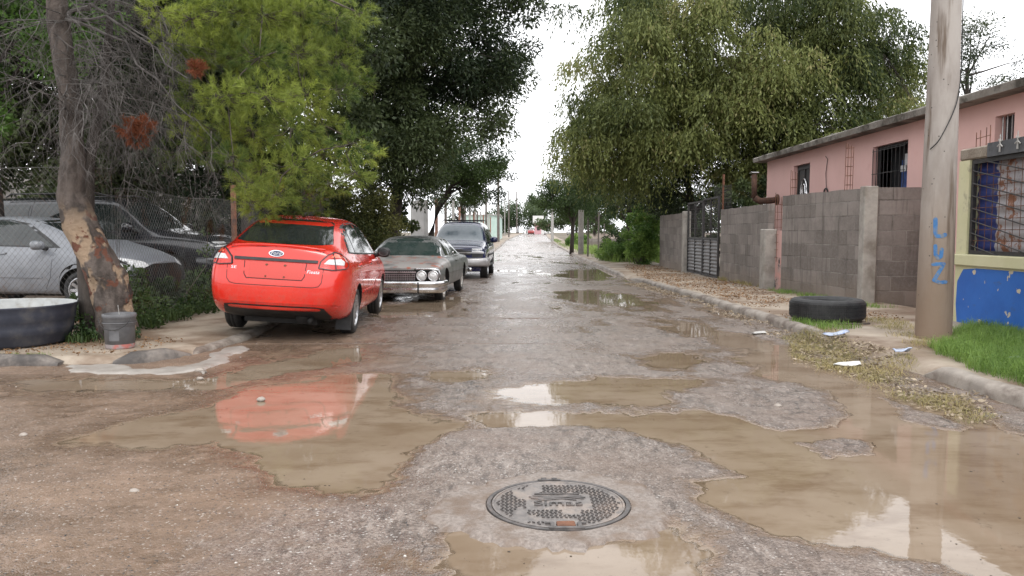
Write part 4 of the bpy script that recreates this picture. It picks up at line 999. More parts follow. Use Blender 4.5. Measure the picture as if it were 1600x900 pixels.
def rebar(loc, h, parent=None, w=.12, n=2, label=None, lz=0):
    m = MB()
    for i in range(n):
        for j in range(2):
            m.tube([(i * w, j * w, 0), (i * w + .004, j * w, h * (1 - .06 * i + .04 * j))], .006, 5)
    for z in np.arange(.1, h - .04, .17):
        m.tube([(0, 0, z), (w * (n - 1), 0, z), (w * (n - 1), w, z), (0, w, z), (0, 0, z)], .004, 4)
    o = m.build('rebar_cage', rust, parent); o.location = loc
    if label: tag(o, label, 'rebar', 'rebar cages left standing on the walls')
    return o
# near wall: runs along the pavement then turns its face to the camera
w1 = wall('block_wall', [(5.92, 17.0), (6.32, 13.75)], 2.1, -.14, 'long grey block wall behind the lying tyre')
w1f = MB(); rel = (6.32 - 5.92, 13.75 - 17.0)
w1f.bbox(rel[0] + .002, rel[0] + 2.4, rel[1] - .05, rel[1] + .09, -.3, 2.1); w1f.build('return_blockwork', blk, w1)
MB().box((rel[0] - .02, rel[1] - .03, .9), (.24, .20, 2.44)).build('corner_column', concrete, w1, bevel=.012)
w2 = wall('block_wall', [(6.12, 22.75), (5.9, 17.85)], 2.05, -.14, 'lower grey block wall between the metal gate and the pink house corner')
MB().box((5.9 - 6.12, 17.8 - 22.75, .62), (.30, .34, 1.7)).build('end_pillar', concrete, w2, bevel=.02)
w3 = wall('block_wall', [(6.22, 32.6), (6.12, 27.3)], 2.1, -.14, 'far piece of block wall between the green bushes and the metal gate')
MB().box((-.1 , 27.22 - 32.6, .9), (.26, .26, 2.5)).build('gate_pillar', concrete, w3, bevel=.02)
# painted stub in the gap
stub = empty('wall_stub', (6.02, 17.42, g0(6, 17.4))); tag(stub, 'narrow scribbled stub of wall filling the gap beside the pink corner', 'wall')
pinkp = M2('pink_paint', (.62, .385, .35), (.67, .425, .39), 1.2, .75, bmp=.25, bd=.004, dirt=(.56, .30, .26), dscale=2.4, dlo=.55, dhi=.85, bscale=50)
peel = M2('peeling_paint', (.60, .33, .29), (.36, .33, .31), 4, .85, bmp=.5, bd=.006, dirt=(.07, .065, .065), dscale=3.5, dlo=.50, dhi=.56)
MB().bbox(-.02, .10, -.36, .36, -.3, .75).build('painted_base', peel, stub)
MB().bbox(.0, .09, -.36, .36, .75, 1.35).build('painted_top', pinkp, stub)
rebar((5.98, 17.5, g0(6, 17.5) + .65), 1.5, None, .14, 2, 'thin rebar cage rising in the gap at the pink house corner')
rebar((6.03, 16.75, g0(6, 17) + 2.0), .62, None, .1, 2, 'rebar cage on the near block wall by the dark pink-house hatch')
rebar((6.22, 14.45, g0(6, 14) + 2.05), .85, None, .1, 2, 'rebar cage on the near block wall left of the barred window')
# ------------------------------------------------------------------ pink house
def panel(m, ox, oy, dx, dy, L, z0, z1, holes, depth, nrm, mi=0):
    """flat wall skin from (ox,oy) along (dx,dy), with holes and their reveals; nrm is the outward normal, reveals go inward"""
    xs = sorted({0, L} | {h[0] for h in holes} | {h[1] for h in holes}); zs = sorted({z0, z1} | {h[2] for h in holes} | {h[3] for h in holes})
    P = lambda a, z, q=0: (ox + dx * a - nrm[0] * q, oy + dy * a - nrm[1] * q, z)
    for a0, a1 in zip(xs[:-1], xs[1:]):
        for b0, b1 in zip(zs[:-1], zs[1:]):
            if any(h[0] <= a0 and a1 <= h[1] and h[2] <= b0 and b1 <= h[3] for h in holes): continue
            m.add([P(a0, b0), P(a1, b0), P(a1, b1), P(a0, b1)], [(0, 1, 2, 3)], mi)
    for (a0, a1, b0, b1) in holes:
        for q0, q1 in (((a0, b0), (a1, b0)), ((a1, b0), (a1, b1)), ((a1, b1), (a0, b1)), ((a0, b1), (a0, b0))):
            m.add([P(*q0), P(*q1), P(*q1, depth), P(*q0, depth)], [(0, 1, 2, 3)], mi)
PX, PY0, PY1 = 7.3, 7.5, 22.3
house = empty('pink_house', (PX, PY1, .0)); tag(house, 'long low pink house with a flat concrete roof behind the grey block walls', 'house')
hm = MB(); L = PY1 - PY0
holes = [(2.1, 3.2, 1.55, 3.04), (PY1 - 15.8, PY1 - 14.4, 1.9, 3.05), (PY1 - 11.83, PY1 - 11.38, 2.3, 3.08)]
panel(hm, 0, 0, 0, -1, L, -.3, 3.34, holes, .16, (-1, 0))
hm.add([(0, 0, -.3), (6, 0, -.3), (6, 0, 3.34), (0, 0, 3.34)], [(0, 1, 2, 3)])
hm.add([(0, -L, -.3), (6, -L, -.3), (6, -L, 3.34), (0, -L, 3.34)], [(0, 1, 2, 3)])
hm.add([(6, 0, -.3), (6, -L, -.3), (6, -L, 3.34), (6, 0, 3.34)], [(0, 1, 2, 3)])
hm.build('wall', pinkp, house, fix=False)
slab_m = M2('mossy_slab', (.19, .17, .15), (.28, .26, .23), 5, .9, bmp=.7, bd=.015, dirt=(.07, .062, .05), dscale=2.5, dlo=.42, dhi=.62)
rf = MB(); n = 60; V = []
for i in range(n + 1):
    y = .35 - (L + .6) * i / n; w = float(vnoise(y, 0, .5, 4)) - .5; w2 = float(vnoise(y, 0, .18, 7)) - .5
    V += [(-.30 + .03 * w, y, 3.342), (-.32 + .04 * w2, y, 3.45 + .03 * w), (-.26, y, 3.48 + .03 * w2), (6.2, y, 3.48), (6.2, y, 3.342)]
rf.add(V, [(i * 5 + k, i * 5 + k + 1, (i + 1) * 5 + k + 1, (i + 1) * 5 + k) for i in range(n) for k in range(4)] + [(i * 5 + 4, i * 5, (i + 1) * 5, (i + 1) * 5 + 4) for i in range(n)])
rf.add(V[:5], [(0, 1, 2, 3, 4)]); rf.add(V[-5:], [(4, 3, 2, 1, 0)])
rf.build('roof', slab_m, house)
room = M2('dark_room', (.01, .01, .012), (.02, .02, .022), 3, .7, bmp=0)
# hatch: pressed steel leaf with raised ornament
ht = MB(); ht.bbox(.10, .13, -3.2, -2.1, 1.55, 3.04); h1 = ht.build('window', dark_iron, house)
o = MB(); o.bbox(.07, .10, -3.12, -2.18, 1.62, 1.68); o.bbox(.07, .10, -3.12, -2.18, 2.92, 2.97); o.bbox(.07, .10, -3.12, -3.07, 1.68, 2.92); o.bbox(.07, .10, -2.23, -2.18, 1.68, 2.92); o.bbox(.07, .10, -2.68, -2.63, 1.68, 2.92)
o.build('frame', dark_iron, h1)
o = MB(); o.tube([(.07, -2.65 + .2 * math.cos(t), 2.3 + .38 * math.sin(t)) for t in np.linspace(0, 6.283, 21)], .02, 6); o.tube([(.07, -2.65 + .1 * math.cos(t), 2.32 + .22 * math.sin(t)) for t in np.linspace(0, 6.283, 17)], .02, 6); o.build('ornament', chrome, h1)
# barred window
blue_cl = M2('blue_curtain', (.02, .05, .17), (.06, .11, .30), 9, .8, bmp=.5, bd=.02, dirt=(.25, .28, .32), dscale=6, dlo=.6, dhi=.7)
y0, y1 = -(PY1 - 15.8) - 1.4, -(PY1 - 15.8)
f = MB(); f.bbox(.40, .42, y0, y1, 1.9, 3.05); wn_ = f.build('window', room, house)
f = MB()
for (a, b_, c_, d_) in ((y0, y0 + .05, 1.9, 3.05), (y1 - .05, y1, 1.9, 3.05), (y0 + .05, y1 - .05, 3.0, 3.05), (y0 + .05, y1 - .05, 1.9, 1.95)): f.bbox(.10, .16, a, b_, c_, d_)
f.build('frame', dark_iron, wn_)
f = MB(); f.add([(.36 + .03 * math.sin(t * 9), y0 + .45 + t * .5, z) for z in (1.9, 2.75) for t in np.linspace(0, 1, 12)], [(i, i + 1, i + 13, i + 12) for i in range(11)]); f.build('curtain', blue_cl, wn_)
f = MB(); f.bbox(.2, .34, y1 - .95, y1 - .75, 2.5, 2.62); f.bbox(.3, .33, y0 + .1, y0 + .7, 2.6, 2.85); f.build('shelf', greyp, wn_)
f = MB()
for k in range(9): f.tube([(-.03, y0 + .08 + k * 1.24 / 8, 1.92), (-.03, y0 + .08 + k * 1.24 / 8, 3.0)], .008, 5)
for z in (2.05, 2.5, 2.95): f.tube([(-.03, y0 + .05, z), (-.03, y1 - .05, z)], .008, 5)
f.build('bars', dark_iron, wn_)
y0, y1 = -(PY1 - 11.38), -(PY1 - 11.83)
f = MB(); f.bbox(.16, .18, y0, y1, 2.3, 3.08); wn_ = f.build('window', room, house)
f = MB()
for k in range(4): f.tube([(.08, y0 + .06 + k * .11, 2.3), (.08, y0 + .06 + k * .11, 3.08)], .010, 6)
f.build('bars', greyp, wn_)
cable_m = M2('black_cable', (.012, .012, .012), (.02, .02, .02), 9, .6, bmp=0)
def cable(name, pts, r, label, n=6, mat=None, kind=None):
    P = [Vector(p) for p in pts]; out = []
    for i in range(len(P) - 1):
        p0, p1, p2, p3 = P[max(i - 1, 0)], P[i], P[i + 1], P[min(i + 2, len(P) - 1)]
        for k in range(8):
            t = k / 8; out.append(.5 * ((2 * p1) + (-p0 + p2) * t + (2 * p0 - 5 * p1 + 4 * p2 - p3) * t * t + (-p0 + 3 * p1 - 3 * p2 + p3) * t ** 3))
    out.append(P[-1]); o = MB().tube(out, r, n).build(name, mat or cable_m, None, True)
    return tag(o, label, 'cable')
cw = MB(); pts = [(-.01, -4.15, 3.1), (-.02, -4.3, 3.02), (-.02, -4.22, 2.7), (-.02, -4.27, 2.35)]
cw.tube(pts, .008, 5); cw.tube([(-.03, -4.27 + .1 * math.cos(t), 2.25 + .1 * math.sin(t)) for t in np.linspace(0, 6.283, 17)], .018, 6); cw.build('wire_coil', cable_m, house)
# rusty stub pipe and flue at the far end
fl = empty('rusty_flue', (6.9, 21.6, g0(7, 22))); tag(fl, 'rusty bent flue pipe at the far end of the pink house', 'pipe')
drust = M2('dark_rust', (.05, .028, .02), (.10, .05, .032), 14, .9, bmp=.4)
MB().tube([(-.36, -.6, 2.32), (-.2, -.6, 2.22), (.1, -.6, 2.24), (.26, -.6, 2.26)], [.09, .09, .085, .085], 14).tube([(.24, -.6, 2.26), (.28, -.6, 2.26)], .15, 14).build('pipe', drust, fl, True)
MB().tube([(-.36, -.6, 2.3), (-.37, -.6, 2.95)], .075, 12).build('riser', drust, fl, True)
MB().box((-.37, -.6, 2.98), (.2, .2, .03)).build('cap', chrome, fl, bevel=.01)
MB().tube([(6.25, 23.0, g0(6, 23)), (6.25, 23.0, g0(6, 23) + 3.1)], .035, 8).build('rusty_post', rust, None)
tag(bpy.data.objects['rusty_post'], 'tall rusty iron post between the gate and the flue', 'post')
# ------------------------------------------------------------------ metal gate
gt = empty('metal_gate', (6.15, 27.15, g0(6.1, 27))); tag(gt, 'dark double metal gate, sheet below and mesh above', 'gate')
gz = gf(25) - gf(27)
corr = M2('grey_sheet', (.14, .14, .145), (.20, .20, .205), 6, .5, metal=.3, bmp=.1, dirt=(.08, .06, .05), dscale=3)
def leaf(y0_, y1_, lz, hz):
    x = 0.0; m = MB()
    for (a, b_) in ((y0_, y0_ + .06), (y1_ - .06, y1_)): m.bbox(x - .03, x + .03, a, b_, .05 + lz, hz)
    mid = (y0_ + y1_) / 2; m.bbox(x - .025, x + .025, mid - .02, mid + .02, .111 + lz, hz - .06)
    for z in (.05 + lz, 1.2, hz - .06): m.bbox(x - .03, x + .03, y0_ + .061, mid - .021, z, z + .06); m.bbox(x - .03, x + .03, mid + .021, y1_ - .061, z, z + .06)
    lf = m.build('gate_leaf', dark_iron, gt)
    s = MB(); n = 40
    V = [(x + .018 * math.cos(z * 2 * math.pi / .11), yq, z) for yq in (y0_ + .06, y1_ - .06) for z in np.linspace(.11 + lz, 1.2, n)]
    s.add(V, [(i, i + 1, n + i + 1, n + i) for i in range(n - 1)]); s.build('sheet_panel', corr, lf, True)
    b_ = MB()
    for yq in np.arange(y0_ + .15, y1_ - .08, .14): b_.tube([(x, yq, 1.26), (x, yq, hz - .06)], .007, 4)
    for z in np.arange(1.4, hz - .1, .16): b_.tube([(x, y0_ + .06, z), (x, y1_ - .06, z)], .007, 4)
    b_.build('grid', dark_iron, lf)
leaf(-2.2, -.08, 0, 2.45); leaf(-4.1, -2.24, 0, 2.5)
m = MB()
for yq in np.arange(-4.9, -3.0, .12): m.tube([(.12, yq, 2.0), (.12, yq, 2.8)], .006, 4)
for z in np.arange(2.05, 2.85, .12): m.tube([(.12, -4.9, z), (.12, -3.0, z)], .006, 4)
m.build('top_mesh', dark_iron, gt)
# ------------------------------------------------------------------ blue and yellow kiosk
KX, KYF = 6.15, 10.72
ks = empty('painted_kiosk', (KX, KYF, .05)); tag(ks, 'blue and cream painted shop front with a barred window at the right edge', 'kiosk')
cream = M2('cream_paint', (.52, .50, .30), (.58, .55, .36), 2, .75, bmp=.3, bd=.004, dirt=(.27, .245, .18), dscale=3, dlo=.56, dhi=.72, bscale=40)
bluep, nt, b = nmat('blue_paint'); v = coord(nt)
c = mixc(nt, ramp(nt, noise(nt, v, 2, 5), .3, .7), (.014, .105, .42), (.022, .14, .50))
c = mixc(nt, ramp(nt, noise(nt, v, 5.5, 3, .5), .655, .67), c, (.52, .46, .34))
c = mixc(nt, ramp(nt, noise(nt, coord(nt, (1, 1, 2.5)), 2.6, 6, .7), .58, .75), c, (.055, .09, .19))
nt.links.new(c, b.inputs['Base Color']); b.inputs['Roughness'].default_value = .5; bump(nt, noise(nt, v, 30, 5), .3, .004, b)
L = 7.5
m = MB(); m.bbox(0, 1.15, -L, 0, -.4, .84); lw = m.build('lower_wall', cream, ks)
m = MB(); # blue field with clipped corners, 4 mm proud
pv = [(-.10, .02), (-.055, .30), (-.07, .62), (-.20, .79), (-.5, .815), (-L + .1, .83), (-L + .1, -.1), (-.2, -.1)]
m.add([(-.005, a, z) for a, z in pv] + [(.01, a, z) for a, z in pv], [tuple(range(8)), tuple(range(15, 7, -1))] + [(i, (i + 1) % 8, (i + 1) % 8 + 8, i + 8) for i in range(8)]); m.build('blue_panel', bluep, lw)
m = MB(); m.bbox(-.05, 1.17, -L, .03, .842, .995); m.build('ledge', cream, ks, bevel=.012)
m = MB(); m.bbox(0, 1.15, -.24, 0, .997, 2.26); m.build('pillar', cream, ks)
broken = M2('broken_plaster', (.20, .16, .125), (.30, .26, .21), 5, .95, bmp=.9, bd=.03, bscale=12)
m = MB(); m.bbox(-.004, 1.15, -.62, -.003, 2.262, 2.42); cap = m.build('broken_cap', broken, ks, bevel=.02)
greyb = M2('dark_grey_beam', (.075, .078, .085), (.11, .112, .12), 4, .7, bmp=.3, dirt=(.04, .04, .042), dscale=5)
m = MB(); m.bbox(-.012, 1.15, -L, -.63, 2.262, 2.44); m.build('beam', greyb, ks)
pw = M2('pale_spatter', (.34, .33, .31), (.42, .40, .38), 8, .8, bmp=.2)
for yq in (-.92, -1.26):
    f = MB(); f.tube([(-.03, yq, 2.30), (-.03, yq, 2.52)], [.012, .006], 6); f.tube([(-.03, yq - .05, 2.36), (-.03, yq, 2.40), (-.03, yq + .05, 2.37)], .009, 5); f.tube([(-.03, yq - .035, 2.44), (-.03, yq, 2.42), (-.03, yq + .035, 2.46)], .007, 5)
    f.build('finial', pw, ks)
for i, (yq, hh_) in enumerate(((-.20, .21), (-.29, .23), (-.42, .25), (-.50, .27))):
    MB().tube([(.10, yq, 2.3), (.10, yq + .003, 2.42 + hh_)], .0055, 5).build('rebar', rust, ks)
MB().tube([(.10, -.19, 2.545), (.10, -.51, 2.56)], .005, 5).build('rebar', rust, ks)
# recessed corrugated sheet, painted in two fields, flaking
sh, nt, b = nmat('painted_corrugated_sheet'); v = coord(nt); sp = nt.nodes.new('ShaderNodeSeparateXYZ'); nt.links.new(v, sp.inputs[0])
edge = math_n(nt, 'ADD', sp.outputs[1], math_n(nt, 'MULTIPLY', noise(nt, v, 5, 5, .7), .22))
c = mixc(nt, ramp(nt, edge, -.56, -.545), (.36, .34, .35), (.022, .035, .15))
fl_ = math_n(nt, 'MULTIPLY', ramp(nt, noise(nt, v, 5.5, 6, .7), .52, .56), ramp(nt, edge, -.56, -.60))
c = mixc(nt, fl_, c, (.24, .105, .06)); c = mixc(nt, ramp(nt, noise(nt, coord(nt, (1, 1, .3)), 6, 6, .7), .58, .7), c, (.13, .11, .12))
nt.links.new(c, b.inputs['Base Color']); b.inputs['Roughness'].default_value = .6; bump(nt, noise(nt, v, 25, 4), .3, .004, b)
n = 90; V = [(.13 + .011 * math.cos(z * 2 * math.pi / .17), yq, z) for yq in (-.22, -L) for z in np.linspace(.99, 2.27, n)]
MB().add(V, [(i, i + 1, n + i + 1, n + i) for i in range(n - 1)]).build('shutter_sheet', sh, ks, True)
gr = MB()
for (a, b_, z0, z1) in ((-L, -.26, 2.20, 2.255), (-L, -.26, 1.0, 1.05), (-.31, -.262, 1.051, 2.199)): gr.bbox(.02, .07, a, b_, z0, z1)
grille = gr.build('window_grille', dark_iron, ks)
gr = MB(); k = 0
for yq in np.arange(-.42, -5.0, -.14): gr.tube([(.045, yq, 1.05), (.045, yq, 2.2)], .0045, 4)
for z in np.arange(1.18, 2.15, .145): gr.tube([(.05, -.31, z), (.05, -5.0, z)], .0045, 4)
gr.build('mesh_grid', rust, grille)
gr = MB()
for z in np.arange(1.12, 2.3, .165): gr.tube([(.02, -.29, z), (.0, -3.2, z - .62)], .0085, 5)
gr.build('slanting_bars', dark_iron, grille)
# ------------------------------------------------------------------ utility poles
def pole(x, y, h, r0, r1, label, mat, bands=True, cross=None, group='utility poles along the street', name='utility_pole'):
    z = gf(y) + .05; e = empty(name, (x, y, z)); tag(e, label, 'pole', group)
    nz_ = 24; prof = [(r0 + (r1 - r0) * i / nz_, -.2 + (h + .2) * i / nz_) for i in range(nz_ + 1)]
    MB().lathe(prof, n=28).add([(0, 0, h), *[(r1 * math.cos(t), r1 * math.sin(t), h) for t in np.linspace(0, 2 * math.pi, 29)[:-1]]], [(0, 1 + i, 1 + (i + 1) % 28) for i in range(28)]).build('shaft', mat, e, True)
    if cross: MB().box((0, 0, h - .35), (cross, .1, .1)).build('crossarm', mat, e)
    return e
polec, nt, b = nmat('pole_concrete'); v = coord(nt); sp = nt.nodes.new('ShaderNodeSeparateXYZ'); nt.links.new(v, sp.inputs[0])
c = mixc(nt, ramp(nt, noise(nt, coord(nt, (1, 1, .35)), 4, 6), .35, .65), (.27, .235, .21), (.36, .325, .295))
c = mixc(nt, ramp(nt, math_n(nt, 'ADD', sp.outputs[2], math_n(nt, 'MULTIPLY', noise(nt, coord(nt, (1, 1, .4)), 2.5, 5), 1.6)), 3.2, .9), c, (.215, .155, .11))
c = mixc(nt, ramp(nt, noise(nt, coord(nt, (3, 3, .25)), 2.2, 5, .6), .53, .68), c, (.125, .09, .065))
pits = nt.nodes.new('ShaderNodeTexVoronoi'); pits.inputs['Scale'].default_value = 9; nt.links.new(v, pits.inputs['Vector'])
c = mixc(nt, ramp(nt, pits.outputs['Distance'], .09, .05), c, (.07, .06, .05))
nt.links.new(c, b.inputs['Base Color']); b.inputs['Roughness'].default_value = .8; bump(nt, math_n(nt, 'ADD', noise(nt, v, 40, 5), ramp(nt, pits.outputs['Distance'], .03, .09)), .4, .006, b)
px_, py_ = 4.91, 8.95
bp = pole(px_, py_, 9.5, .197, .10, 'thick stained concrete pole with blue painted letters at the right', polec)
bmx = bmesh.new(); bmx.from_mesh(bp.children[0].data); pb = BVHTree.FromBMesh(bmx); bmx.free()
# LUZ, brushed on down the shaft
dirv = Vector((px_, py_, 0)).normalized(); Uv = Vector((dirv.y, -dirv.x, 0)); vwp = (-dirv * 3, Uv, Vector((0, 0, 1)), dirv)
blue_l = M2('blue_brush', (.03, .13, .33), (.06, .18, .38), 14, .7, bmp=.1, dirt=(.17, .19, .22), dscale=16, dlo=.46, dhi=.66)
ox_, oz_ = .032, 1.27
def brush(paths, w, nm, dz):
    polys = []
    for pth in paths:
        polys += strip(pth, w) + [oval(q, w / 2, w / 2, 9) for q in pth]
    pl = []
    for i, P in enumerate(polys):
        decal(nm, pb, [(a + ox_, z + oz_ + dz) for a, z in P], vwp, blue_l, bp, off=.002 + .0003 * i, th=.003, step=.03)
def join_last(k, nm): pass
brush([[(-.055, .19), (-.05, .04), (-.035, -.0), (.02, .0), (.045, .015)]], .045, 'letter_l', -.02)
brush([[(-.045, .09), (-.04, -.01), (-.01, -.05), (.015, -.03), (.02, .05)]], .04, 'letter_u', -.22)
brush([[(-.06, .08), (.045, .085), (.02, .03), (-.045, -.10), (.01, -.125), (.07, -.12)]], .04, 'letter_z', -.42)
# join the strokes of each letter into one mesh
for nm in ('letter_l', 'letter_u', 'letter_z'):
    ch = [o for o in bp.children if o.name.split('.')[0] == nm]; bmj = bmesh.new()
    for o in ch: bmj.from_mesh(o.data)
    me = bpy.data.meshes.new(nm); bmj.to_mesh(me); bmj.free()
    for o in ch: bpy.data.objects.remove(o)
    new_obj(nm, me, blue_l, bp)
cb = [(4.91 - .17, 8.86, 2.28), (4.91 - .10, 8.78, 2.40), (4.91 + .05, 8.77, 2.75), (4.91 + .145, 8.86, 3.1), (4.91 + .165, 8.9, 3.6), (4.91 + .15, 8.9, 4.6)]
cable('thin_cable', cb, .006, 'thin black cable wrapped up the big concrete pole')
palepole = M2('pale_pole', (.30, .29, .275), (.38, .37, .35), 4, .8, bmp=.2)
woodpole = M2('dark_pole', (.10, .085, .075), (.16, .14, .125), 5, .8, bmp=.2)
def at(u, v_, dz=0): return W(u, v_, dz)
pr = at(863, 376.5, .1); pole(pr[0], pr[1], 8.1 * pr[1] / 116 + 1.5, .19, .12, 'pale concrete pole beside the right kerb far down the street', palepole, cross=1.2)
pl_ = at(781, 376, .1)
pL = (-1.55, 88); pole(pL[0], pL[1], 7.6, .16, .12, 'tall dark pole at the left kerb beyond the blue four-wheel drive', woodpole)
pole(-.55, 135, 8.0, .14, .10, 'dark pole standing alone left of the far street end', woodpole)
pole(-1.4, 150, 7.6, .10, .08, 'thin pale pole just left of the lone dark pole', palepole)
pole(-4.2, 88, 6.0, .14, .12, 'pale pole behind the row of rusty posts', palepole)
pole(-3.2, 96, 6.5, .14, .12, 'brownish pole right of the pale one behind the rusty posts', woodpole)
pole(1.5, 240, 13, .2, .2, 'dark pole among the far trees left of the small pink house', woodpole)
a_ = (pr[0], pr[1], gf(pr[1]) + 8.1 * pr[1] / 116 + .8)
tag(MB().tube([(a_[0] + t * (pL[0] - a_[0]), a_[1] + t * (pL[1] - a_[1]), a_[2] + t * (7.7 - a_[2]) - 1.6 * t * (1 - t)) for t in np.linspace(0, 1, 16)], .03, 4).build('power_line', cable_m), 'power line crossing the street between the two far poles', 'cable')
tag(MB().tube([(a_[0] + t * 22, a_[1] + t * 3, a_[2] - .2 - 1.2 * t * (1 - t)) for t in np.linspace(0, 1, 12)], .03, 4).build('power_line', cable_m), 'power line running right from the far pale pole into the trees', 'cable')
grw2 = M2('weathered_post', (.15, .14, .125), (.22, .205, .185), 4, .85)
tp = at(907.5, 398, .1); pole(tp[0], tp[1], 2.7, .17, .16, 'thick pale post under the small street tree on the right', grw2, name='post', group='posts at the vacant lot')
for u, v_, h, r_, lb in ((918.5, 401, 2.1, .05, 'slim grey post right of the thick pale post'), (935, 397, 2.6, .05, 'thin dark post at the edge of the vacant lot'), (944, 385, 2.0, .04, 'thinnest dark post deepest in the vacant lot')):
    q = at(u, v_, .1); pole(q[0], q[1], h, r_, r_, lb, woodpole, name='post', group='posts at the vacant lot')
vl = wall('low_wall', [(6.0, 62.0), (22.0, 62.2)], .75, .15, 'low grey wall crossing the vacant lot')
# ------------------------------------------------------------------ left side far down: fences, sheds, end-of-street house
lw_m = M2('rusty_sheet', (.20, .10, .075), (.30, .17, .13), 5, .8, bmp=.3, dirt=(.12, .06, .045), dscale=3)
mint = M2('mint_wall', (.42, .55, .50), (.48, .60, .55), 2, .8, bmp=.1)
grw = M2('grey_plaster', (.40, .395, .385), (.52, .51, .495), 1.2, .85, bmp=.3, dirt=(.25, .23, .20), dscale=1.3, dlo=.5, dhi=.7)
rfence = empty('iron_fence', (-2.6, 38, gf(38))); tag(rfence, 'rust-red fence of upright iron posts down the left side of the street', 'fence')
for i in range(13):
    y = i * 4.0; x = -1.1 + 1.35 * y / 50
    MB().bbox(x - .07, x + .07, y - .07, y + .07, -.3, 3.1 + .12 * (i % 3)).build('post', [lw_m, woodpole, palepole][i % 3], rfence)
MB().add([(-1.1, 0, .0), (-1.1 + 1.3, 48, .1), (-1.1 + 1.3, 48, 1.6), (-1.1, 0, 1.5), (-1.18, 0, 0), (.12, 48, .1), (.12, 48, 1.6), (-1.18, 0, 1.5)], [(0, 1, 2, 3), (4, 7, 6, 5), (3, 2, 6, 7), (0, 3, 7, 4), (1, 5, 6, 2)]).build('sheet_panel', lw_m, rfence)
mw = empty('mint_shed', (-6.2, 100, gf(100))); tag(mw, 'pale mint green shed behind the left-hand poles', 'shed')
MB().bbox(0, 4.6, 0, 26, -.3, 3.3).build('wall', mint, mw); MB().bbox(-.2, 4.75, -.2, 26.2, 3.302, 3.42).build('roof', grw, mw)
pk = empty('small_pink_house', (8.0, 236, gf(236))); tag(pk, 'small pink house with a white front sign at the end of the street', 'house')
MB().bbox(-1.0, 3.6, 0, 6, -.3, 3.2).build('wall', M2('far_pink', (.55, .30, .33), (.60, .35, .38), 1, .8, bmp=0), pk)
MB().bbox(-1.5, 3.9, -.8, 6.4, 3.202, 3.4).build('roof', grw, pk)
MB().bbox(-1.7, 1.6, -.95, -.81, 3.3, 5.5).build('sign_board', white_paint, pk)
for x in (-.4, 2.3): MB().bbox(x, x + .9, -.06, -.002, 1.1, 2.2).build('window', room, pk)
MB().bbox(.9, 1.8, -.06, -.002, 0, 2.1).build('door', white_paint, pk)
ww = wall('plastered_wall', [(-4.0, 32.0), (-3.35, 31.0)], 2.7, .2, 'white plastered wall glimpsed between the dark tree trunks', grw)
bw = wall('boundary_wall', [(-26, 27.5), (-6.4, 27.5)], 3.6, .2, 'long pale boundary wall closing the fenced lot behind the parked cars', M2('old_plaster', (.20, .19, .175), (.33, .31, .29), 1.4, .9, bmp=.4, dirt=(.10, .09, .08), dscale=1.1, dlo=.42, dhi=.6))
fs = wall('boundary_wall', [(-5.9, 27.4), (-5.6, 21.0)], 2.6, .2, 'weathered grey wall running behind the old grey saloon', M2('weathered_wall', (.16, .15, .135), (.24, .22, .20), 2, .9, bmp=.5, dirt=(.08, .075, .06), dscale=2))
# ------------------------------------------------------------------ chain-link fence
def chain_fence(pts, h, label, posts, group=None):
    root = empty('chain_link_fence', (pts[0][0], pts[0][1], .06)); tag(root, label, 'fence', group)
    rs = random.Random(8)
    for (a, b_) in zip(pts[:-1], pts[1:]):
        A = Vector((a[0] - pts[0][0], a[1] - pts[0][1], 0)); B = Vector((b_[0] - pts[0][0], b_[1] - pts[0][1], 0)); L = (B - A).length; d = (B - A) / L; nr = Vector((d.y, -d.x, 0))
        V = []; Fs = []
        def bulg(s, z): return .10 * (float(vnoise(s, z, .9, 7)) - .5) + .03 * (float(vnoise(s, z, .3, 9)) - .5) - .06 * math.exp(-((z - .25) / .2) ** 2) * float(vnoise(s, 0, .7, 3))
        m = MB(); st = .078; sl = 1.15   # slope of the diagonals
        n = int((L + h / sl) / st)
        for k in range(n + 1):
            for sg in (1, -1):
                s0 = k * st - (h / sl if sg > 0 else 0); P = []
                for j in range(9):
                    z = h * j / 8; s = s0 + (z / sl) * sg if sg > 0 else s0 - z / sl
                    s = max(0, min(L, s)); 
                    if P and abs(P[-1][1] - s) < 1e-6 : continue
                    P.append((z, s))
                if len(P) < 2: continue
                pt = [A + d * s + nr * bulg(s, z) + Vector((0, 0, z + .02 * math.sin(s * 2.1))) for z, s in P]
                m.tube(pt, .0015, 3, cap=False)
        m.build('wire_mesh', wire_m, root, fix=False)
        for z in (.06, h - .02): MB().tube([A + d * (L * t) + nr * bulg(L * t, z) + Vector((0, 0, z + .02 * math.sin(L * t * 2.1))) for t in np.linspace(0, 1, 24)], .003, 4).build('tension_wire', wire_m, root)
    for (x, y, hh_, r_, mt) in posts:
        MB().tube([(x - pts[0][0], y - pts[0][1], -.2), (x - pts[0][0], y - pts[0][1], hh_)], r_, 10).build('post', mt, root, True)
    return root
chain_fence([(-4.98, 9.75), (-5.28, 20.0)], 1.85, 'chain-link fence running away behind the leaning trunk beside the parked cars', [(-5.16, 14.4, 2.15, .05, rust), (-5.25, 18.0, 2.1, .04, rust)])
chain_fence([(-12.5, 10.0), (-5.02, 9.78)], 2.1, 'chain-link fence across the left edge behind the round tub', [(-9.8, 9.95, 2.15, .04, rust)])
